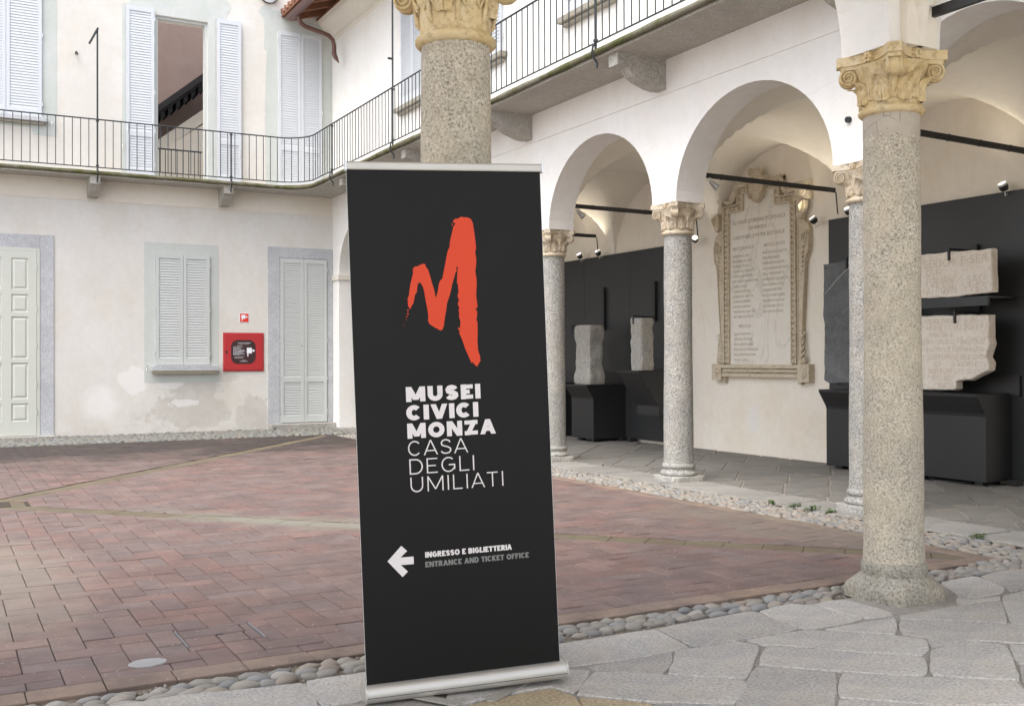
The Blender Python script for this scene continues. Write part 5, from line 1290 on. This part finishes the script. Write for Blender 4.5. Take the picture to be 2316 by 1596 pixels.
# lamps on the panel tops
def lamp(x, y, z, label, aim=(0, 0, 1), power=3, wall=XW, arm=None):
    t = thing('wall_spotlight', (x, y, z), label, 'spotlight'); aim = Vector(aim).normalized(); c = Vector((x, y, z))
    MB().tube([c - aim * .05, c - aim * .02, c + aim * .01], [.035, .048, .05], 18).build('body', M['black_metal'], t, smooth=40)
    MB().tube([c + aim * .01, c + aim * .035], [.047, .047], 20).build('ring', M['white_metal'], t, smooth=40)
    MB().tube([c + aim * .0355, c + aim * .038], .040, 20).build('lens', M['lamp_on'], t, smooth=40)
    if arm: MB().tube([c - aim * .02, Vector(arm)], .008, 6).build('arm', M['steel'], t)
    MB().tube([c - aim * .04, c + Vector((.03, 0, -.10)), c + Vector((.1, 0, -.06)), (wall - .01, y, z + .02)], .005, 6).build('cable', M['steel'], t)
    l = bpy.data.lights.new('lamp_light', 'SPOT'); l.energy = power; l.color = (1, .90, .72); l.spot_size = R(130); l.spot_blend = .9; l.shadow_soft_size = .06
    o = bpy.data.objects.new('lamp_light', l); col.objects.link(o); o.parent = t; o.location = aim * .07; o.rotation_euler = (-aim).to_track_quat('Z', 'Y').to_euler(); o.rotation_euler = aim.to_track_quat('-Z', 'Y').to_euler()
lamp(9.93, 12.34, 3.20, 'lit round wall lamp on an arm beside the plaque, right of the far column', (-.55, -.6, .58), 2, arm=(XP + .01, 12.80, 3.14))
lamp(9.98, 9.98, 3.21, 'black and white round lamp on an arm right of the plaque', (-.5, .3, .8), 5, arm=(XP + .01, 9.78, 3.17))
lamp(9.98, 7.22, 3.24, 'round lamp on top of the panel at the right picture edge', (-.5, .1, .85), 6)
lamp(9.95, 14.99, 3.24, 'lit round lamp on the far panel top, the right one of the pair', (-.5, 0, .85), 6)
lamp(9.95, 15.58, 3.24, 'round lamp on the far panel top, the left one of the pair', (-.5, 0, .85), 6)
lamp(9.95, 9.36, 3.25, 'lamp on the panel top peeping out left of the hidden arcade column', (-.5, 0, .85), 6)

# ---------------------------------------------------------------- marble memorial plaque
YC = 11.105
pl = thing('memorial_plaque', (XW, YC, 1.1), 'marble memorial plaque with names in a carved stone frame on the portico wall', 'plaque')
FP = ((XW, YC, 0), (0, -1, 0), (0, 0, 1), (-1, 0, 0))      # a = to the right in the picture
def sym(p): return p + [(-a, b) for a, b in p[::-1]]
MB().prism(sym([(.625, 1.32), (.62, 3.51), (.315, 3.515), (.315, 3.755)]), FP, .0, .05).build('marble_slab', M['marble'], pl)
def strip_frame(inner, width, d0, d1, nm):
    """band following the outline 'inner' (open polyline, mirrored), grown outwards"""
    pts = inner + [(-a, b) for a, b in inner[::-1]]; n = len(pts); m = MB()
    o = []
    for i in range(n):
        a, b, c_ = Vector(pts[i - 1] if i else pts[i]), Vector(pts[i]), Vector(pts[i + 1] if i < n - 1 else pts[i])
        e1 = (b - a).normalized() if i else (c_ - b).normalized(); e2 = (c_ - b).normalized() if i < n - 1 else e1
        n1 = Vector((e1.y, -e1.x)); n2 = Vector((e2.y, -e2.x)); q = n1 + n2; q = q / max(q.dot(n1), .4); o.append(tuple(b + q * width))
    for i in range(n - 1): m.prism([pts[i], pts[i + 1], o[i + 1], o[i]], FP, d0, d1)
    m.build(nm, M['frame_stone'], pl); return o[:len(inner)]
i0_ = [(.625, 1.335), (.62, 3.51), (.315, 3.515), (.315, 3.755)]
i1_ = strip_frame(i0_, .022, 0, .085, 'inner_fillet'); i2_ = strip_frame(i1_, .07, 0, .060, 'bead_channel'); i3_ = strip_frame(i2_, .020, 0, .095, 'outer_fillet')
bd = MB().loft([(-.034, .012, 2), (-.026, .026, 2), (0, .034, 2), (.026, .026, 2), (.034, .012, 2)], 10).mesh('bead', M['frame_stone'])
def beads(p, q, pitch=.078):
    p, q = Vector(p), Vector(q); L = (q - p).length; n = max(1, round(L / pitch)); d = (q - p) / n
    for k in range(n):
        c_ = p + d * (k + .5); o = place('bead', bd, pl, (XW - .066, YC - c_.x, c_.y))
        if abs(d.x) > abs(d.y): o.rotation_euler.x = R(90)
for s in (1, -1):
    beads((s * .682, 1.34), (s * .677, 3.50)); beads((s * .64, 3.565), (s * .40, 3.565)); beads((s * .372, 3.60), (s * .372, 3.78))
beads((-.34, 3.812), (.34, 3.812)); beads((-.76, 1.235), (.76, 1.235), .06)
MB().prism([(-.80, 1.275), (.80, 1.275), (.80, 1.325), (-.80, 1.325)], FP, 0, .10).build('lower_moulding', M['frame_stone'], pl)
MB().prism([(-.80, 1.15), (.80, 1.15), (.80, 1.20), (-.80, 1.20)], FP, 0, .095).build('lower_moulding', M['frame_stone'], pl)
MB().prism([(-.80, 1.195), (.80, 1.195), (.80, 1.28), (-.80, 1.28)], FP, 0, .05).build('lower_channel', M['frame_stone'], pl)
def rosette_block(a0, a1, b0, b1, nm='corner_block'):
    m = MB().prism([(a0, b0), (a1, b0), (a1, b1), (a0, b1)], FP, 0, .105); m.build(nm, M['frame_stone'], pl)
    c_ = Vector(((a0 + a1) / 2, (b0 + b1) / 2)); r = min(a1 - a0, b1 - b0) * .36; m = MB()
    for rr_, d in ((r, .012), (r * .62, .022), (r * .3, .032)):
        m.tube([(XW - .105, YC - c_.x, c_.y), (XW - .105 - d, YC - c_.x, c_.y)], [rr_, rr_ * .9], 20)
    m.build('rosette', M['frame_stone'], pl, smooth=40)
def spiral(ca, cb, r, turns, s, d, th=.012, start=90):
    pts = []
    for k in range(int(turns * 16)):
        a = R(start + s * k * 22.5); q = r * (1 - k / (turns * 16) * .85); pts.append((XW - d, YC - (ca + q * math.cos(a)), cb + q * math.sin(a)))
    return pts
for s in (1, -1):
    rosette_block(*sorted((s * .775, s * .98)), 1.095, 1.335); rosette_block(*sorted((s * .735, s * .975)), 3.52, 3.765)
    MB().prism([(s * .735, 1.06), (s * .80, 1.06), (s * .80, 1.15), (s * .735, 1.15)], FP, 0, .06).build('foot', M['frame_stone'], pl)
    # tapering side pilaster with scroll
    MB().prism([(s * .735, 1.335), (s * .80, 1.335), (s * .835, 2.0), (s * .875, 2.66), (s * .90, 2.74), (s * .955, 2.84), (s * .97, 2.95), (s * .965, 3.12), (s * .93, 3.2), (s * .87, 3.24), (s * .85, 3.30), (s * .85, 3.52), (s * .735, 3.52)], FP, 0, .065).build('side_pilaster', M['frame_stone'], pl)
    m = MB().tube(spiral(s * .875, 3.02, .085, 2.2, -s, .072, start=100), .013, 7)
    m.tube([(XW - .07, YC - s * .955, 3.02), (XW - .07, YC - s * .945, 2.86), (XW - .07, YC - s * .885, 2.72), (XW - .07, YC - s * .85, 2.2), (XW - .07, YC - s * .805, 1.50)], [.014, .013, .012, .010, .008], 7)
    m.tube([(XW - .07, YC - s * .76, 3.18), (XW - .07, YC - s * .76, 2.2), (XW - .07, YC - s * .755, 1.42)], .008, 6); m.build('scroll', M['frame_stone'], pl, smooth=60)
    for k in range(6):                                 # leaf drop below the scroll
        z = 2.88 - k * .065; w = .034 * (1 - k * .13)
        MB().tube([(XW - .066, YC - s * (.835 - .0), z), (XW - .085, YC - s * (.835 + w * .6), z + .01), (XW - .07, YC - s * (.835 + w * 1.2), z + .035)], [.016 * (1 - k * .1), .014 * (1 - k * .1), .003], 7).build('husk', M['frame_stone'], pl, smooth=60)
    # bust bracket near the top and acanthus at the foot
    MB().prism([(s * .79, 3.28), (s * .86, 3.26), (s * .90, 3.33), (s * .93, 3.38), (s * .945, 3.44), (s * .93, 3.50), (s * .79, 3.52)], FP, .06, .13).build('mask', M['frame_stone'], pl)
    MB().tube([(XW - .10, YC - s * .87, 3.47), (XW - .17, YC - s * .88, 3.42), (XW - .15, YC - s * .87, 3.36)], [.05, .042, .02], 3).build('mask_face', M['frame_stone'], pl, smooth=60)
    m = MB()
    for k in range(5):
        a = 1.36 + k * .075; w = .10 * (1 - k * .12)
        m.tube([(XW - .05, YC - s * .795, a), (XW - .08, YC - s * (.80 + w * .7), a + .03), (XW - .06, YC - s * (.80 + w), a + .09)], [.024, .020, .004], 7)
    m.tube(spiral(s * .86, 1.375, .04, 1.6, s, .07, start=60), .012, 6); m.tube([(XW - .06, YC - s * .83, 1.70), (XW - .06, YC - s * .865, 1.76), (XW - .07, YC - s * .90, 1.74)], [.008, .014, .006], 6)
    m.build('foot_acanthus', M['frame_stone'], pl, smooth=60)
    # stepped shoulder scroll
    m = MB().tube([(XW - .07, YC - s * .72, 3.70), (XW - .08, YC - s * .62, 3.66), (XW - .08, YC - s * .53, 3.68), (XW - .08, YC - s * .47, 3.76), (XW - .08, YC - s * .46, 3.86)], [.03, .035, .035, .03, .028], 9)
    for k in range(5): m.tube([(XW - .06, YC - s * (.68 - k * .05), 3.655 + .012 * k * k * .5), (XW - .10, YC - s * (.67 - k * .05), 3.635 + .01 * k * k * .5)], [.022, .006], 7)
    m.tube(spiral(s * .455, 3.90, .035, 1.5, s, .08, start=200), .011, 6); m.build('shoulder_scroll', M['frame_stone'], pl, smooth=60)
    MB().prism([(s * .40, 3.80), (s * .46, 3.80), (s * .46, 3.92), (s * .36, 3.92)], FP, 0, .08).build('shoulder_block', M['frame_stone'], pl)
MB().prism([(-.46, 3.855), (.46, 3.855), (.46, 3.90), (-.46, 3.90)], FP, 0, .105).build('top_moulding', M['frame_stone'], pl)
m = MB().prism([(-.14, 3.93), (-.155, 3.80), (-.12, 3.68), (-.05, 3.61), (0, 3.585), (.05, 3.61), (.12, 3.68), (.155, 3.80), (.14, 3.93), (.10, 4.00), (.06, 4.06), (0, 4.04), (-.06, 4.07), (-.10, 4.0)], FP, .05, .125); m.build('cartouche', M['frame_stone'], pl)
m = MB().tube([(XW - .13, YC + .14, 3.93), (XW - .15, YC + .17, 3.80), (XW - .14, YC + .11, 3.66), (XW - .13, YC, 3.60), (XW - .14, YC - .11, 3.66), (XW - .15, YC - .17, 3.80), (XW - .13, YC - .14, 3.93)], .016, 8)
for s in (1, -1):
    m.tube(spiral(s * .09, 4.03, .05, 1.7, s, .13, start=270), .015, 7); m.tube(spiral(s * .19, 3.90, .05, 1.6, -s, .12, start=90), .014, 7); m.tube(spiral(s * .10, 3.70, .035, 1.4, s, .13, start=0), .010, 6)
m.build('cartouche_scroll', M['frame_stone'], pl, smooth=60)
m = MB(); Lf = ((XW - .0505, YC, 0), (0, -1, 0), (0, 0, 1), (-1, 0, 0))
def pr_(s, a, z, w, h=.034, th=.16): text(m, s, Lf, a, z, h, th, w, gap=.2, lift=.0008)
pr_('AD ONORE E PERENNE RICORDANZA', -.56, 3.335, 1.07, .052); pr_('DEI MONZESI', -.22, 3.235, .36, .046); pr_('CADUTI NELLE PATRIE BATTAGLIE', -.555, 3.12, 1.05, .050)
pr_('MDCCCXLVIII-XLIX', -.565, 2.965, .45, .046); pr_('MDCCCLX-LXVI', .09, 2.965, .40, .046)
L1 = ['MARRONI LUIGI', 'BRAMBILLA LUIGI', 'BUSNELLI PAOLO', 'CAMESASCA TOMASO', 'CAMESASCA PIETRO', "DE' ANTICHI ARISTIDE", 'CERLI LUIGI', 'LOMAZZI PIETRO', 'LEONI GIO. BATTA', 'LEONI GIUSEPPE', 'MAZZOLA ANDREA', 'SIRONI GIO. BATTA', 'SIRTORI GIACINTO']
L2 = ['BIANCHI GIO. BATTA', 'BESANA ANGELO', 'BERGOMI GIUSEPPE', 'CACCIAMOGNAGA GAET.', "DELL' ORTO BATTA", 'FERRERIO GIO. BATTA', 'MASCIAGHI LUIGI', 'MARIANI PIETRO', 'RIVOLTA GIOVANNI', 'RIPAMONTI NATALE', 'SOLARI BATTISTA', 'SACCHI FAUSTINO']
L3 = ['AMATI GAETANO', 'AROSIO ANTONIO', 'BELLUSCHI LUIGI', 'BELLUSCHI FERDINAN.', 'BELLUSCHI GAETANO', 'RIVA LUIGI']
for k, s in enumerate(L1): pr_(s, -.56, 2.862 - k * .0725, .0265 * len(s))
for k, s in enumerate(L2): pr_(s, .06, 2.865 - k * .0745, .0265 * len(s))
pr_('MDCCCLIX', -.44, 1.855, .25, .040)
for k, s in enumerate(L3): pr_(s, -.54, 1.745 - k * .0735, .0265 * len(s))
m.build('inscription', M['letter_stone'], pl)

# ================================================================ ROLL-UP BANNER
BO = Vector((1.4828, 3.9016, .050)); BU = Vector((.976, -.2146, .0359)).normalized(); BV = Vector((-.0328, .018, .9993)); BN = BU.cross(BV).normalized(); BV = BN.cross(BU).normalized()
BW = .8217; FBN = (tuple(BO), tuple(BU), tuple(BV), tuple(BN))
bn = thing('roll_up_banner', (1.88, 3.81, .05), 'tall black roll-up banner with red brush M and white museum lettering', 'banner')
SBN = (tuple(BO), tuple(-BN), tuple(BV), tuple(BU))       # section frame: a = towards back, b up, extruded along the width
def sec(poly, d0, d1, nm, mat, smooth=None): return MB().prism(poly, SBN, d0, d1).build(nm, mat, bn, smooth=smooth)
prof = [(-.028, .0), (-.036, .006), (-.040, .020), (-.038, .040), (-.030, .056), (-.016, .066), (.03, .068), (.09, .050), (.095, .0)]
sec(prof, .002, BW + .012, 'cassette', M['alu'], 40)
sec([(-.0408, .0215), (-.0408, .0235), (-.035, .0235), (-.035, .0215)], .003, BW + .011, 'cassette_seam', M['iron'])
for d in (-.004, BW + .012): sec([(-.030, -.002), (-.040, .006), (-.043, .022), (-.040, .044), (-.031, .060), (-.016, .072), (.03, .074), (.096, .054), (.10, -.002)], d, d + .006, 'end_cap', M['alu'])
def film(off, u0, u1, nm, mat):                           # film hangs flat in the middle, its edges curl back
    m = MB(); nu, nv = 24, 24
    for j in range(nv + 1):
        for i in range(nu + 1):
            e = abs(2 * i / nu - 1); u = u0 + (u1 - u0) * i / nu; v = .05 + 2.062 * j / nv
            sag = max(0, e - .55) ** 2 * .045 * max(0, math.sin(math.pi * j / nv)) ** .5 + .0006 * math.sin(v * 5 + u * 3)
            m.v.append(tuple(BO + BU * u + BV * v + BN * (off - sag)))
    for j in range(nv):
        for i in range(nu): k = j * (nu + 1) + i; m.f.append((k, k + 1, k + nu + 2, k + nu + 1))
    m.build(nm, mat, bn, smooth=60)
film(.0036, .006, BW - .008, 'printed_film', M['banner']); film(.0026, .0045, BW - .0065, 'film_back', M['white_metal'])
sec([(-.012, 2.108), (-.014, 2.112), (-.014, 2.134), (-.010, 2.140), (.006, 2.140), (.008, 2.108)], .006, BW - .004, 'top_profile', M['alu'])
for d in (.0, BW - .004): sec([(-.017, 2.104), (-.017, 2.142), (.010, 2.142), (.010, 2.104)], d, d + .006, 'profile_cap', M['steel'])
MB().tube([BO + BU * .42 - BN * .03 + BV * .05, BO + BU * .42 - BN * .02 + BV * 2.11], .010, 10).build('support_pole', M['alu'], bn)
def foot(u, ang):
    c_ = BO + BU * u + BV * -.004; d = Vector((math.cos(ang), math.sin(ang), 0)); s = Vector((-d.y, d.x, 0)); zf = .056
    o = Vector((c_.x, c_.y, 0)); pts = [(-.10, -.025), (.19, -.025), (.205, -.018), (.212, 0), (.205, .018), (.19, .025), (-.10, .025)]
    MB().prism(pts, ((o.x, o.y, zf), tuple(d), tuple(s), (0, 0, 1)), -.003, .003).build('swivel_foot', M['alu'], bn)
foot(.20, R(-58)); foot(.62, R(-150))
DB = .0046
def lay(poly, mb_, d=.0, k=0):
    a = sum(poly[i][0] * poly[(i + 1) % len(poly)][1] - poly[(i + 1) % len(poly)][0] * poly[i][1] for i in range(len(poly)))
    if a < 0: poly = poly[::-1]
    mb_.add([BO + BU * x + BV * y + BN * (DB + d) for x, y in poly], [tuple(range(len(poly)))])
m = MB(); lay(LOGO, m)
for p in LOGO_DROPS: lay(p, m)
bm = bmesh.new(); me_ = m.mesh('logo', M['logo_red'], WO[bn.name]); bm.from_mesh(me_); bmesh.ops.triangulate(bm, faces=bm.faces[:], ngon_method='EAR_CLIP'); bm.to_mesh(me_); bm.free()
place('brush_logo', me_, bn, WO[bn.name])
FT = (tuple(BO + BN * DB), tuple(BU), tuple(BV), tuple(BN))
def word(s, x, y, h, w, t_, mat='letter_white', gap=.13, cond=1.0):
    text(MB(), s, FT, x, y, h, t_, w, gap, cond, .0002) if False else text(m_ := MB(), s, FT, x, y, h, t_, w, gap, cond, .0002)
    m_.build('lettering', M[mat], bn)
word('MUSEI', .2090, 1.1760, .0600, .3090, .31, gap=.14)
word('CIVICI', .2070, 1.1020, .0600, .2990, .31, gap=.10)
word('MONZA', .2085, 1.0290, .0605, .3680, .30, gap=.15)
word('CASA', .2085, .9590, .0600, .2480, .085, gap=.16)
word('DEGLI', .2115, .8850, .0610, .2680, .085, gap=.26)
word('UMILIATI', .2130, .8130, .0600, .3870, .085, gap=.30)
word('INGRESSO E BIGLIETTERIA', .2610, .5475, .0225, .3640, .27, gap=.05, cond=.86)
word('ENTRANCE AND TICKET OFFICE', .2600, .5085, .0225, .4370, .27, 'letter_grey', .05, .86)
m = MB(); lay([(.1077, .5470), (.1655, .6040), (.1885, .5810), (.1605, .5575), (.2136, .5570), (.2136, .5265), (.1605, .5275), (.1885, .4990), (.1660, .4790)], m); 
bm = bmesh.new(); me_ = m.mesh('arrow', M['letter_white'], WO[bn.name]); bm.from_mesh(me_); bmesh.ops.triangulate(bm, faces=bm.faces[:], ngon_method='EAR_CLIP'); bm.to_mesh(me_); bm.free()
place('arrow', me_, bn, WO[bn.name])

# ---------------------------------------------------------------- weeds in the joints
def weed(x, y, s, label, n=26, z=.04):
    m = MB(); rr = random.Random(int(x * 1000 + y * 77))
    for k in range(n):
        a = rr.uniform(0, 6.28); r = rr.uniform(0, s); h = rr.uniform(.3, 1) * s * .7; px, py = x + r * math.cos(a) * 1.4, y + r * math.sin(a) * .8
        l = rr.uniform(.010, .02); b = rr.uniform(0, 6.28); c_ = Vector((px, py, z + h)); u = Vector((math.cos(b), math.sin(b), rr.uniform(-.2, .6))) * l; v = Vector((-math.sin(b), math.cos(b), rr.uniform(0, .5))) * l * .6
        m.add([c_ - u, c_ - v, c_ + u, c_ + v], [(0, 1, 2, 3)]); m.tube([(px, py, z - .01), tuple(c_)], .0012, 6)
    tag(m.build('weed', M['leaf']), label, 'weed')
weed(6.86, 7.40, .05, 'green weed tuft in the pebble border, leftmost of the row along the arcade floor')
weed(6.87, 7.12, .06, 'green weed tuft second from the left in the row along the arcade floor', 36)
weed(6.87, 6.90, .07, 'fullest green weed tuft in the row, left of the hidden arcade column', 44)
weed(6.88, 6.70, .06, 'green weed tuft rightmost in the row, beside the hidden arcade column base', 36)
weed(6.88, 5.20, .06, 'green weed tuft at the slab joint right of the big column', 30)
weed(5.80, 20.20, .06, 'green weed tuft at the doorstep of the back door', 30)
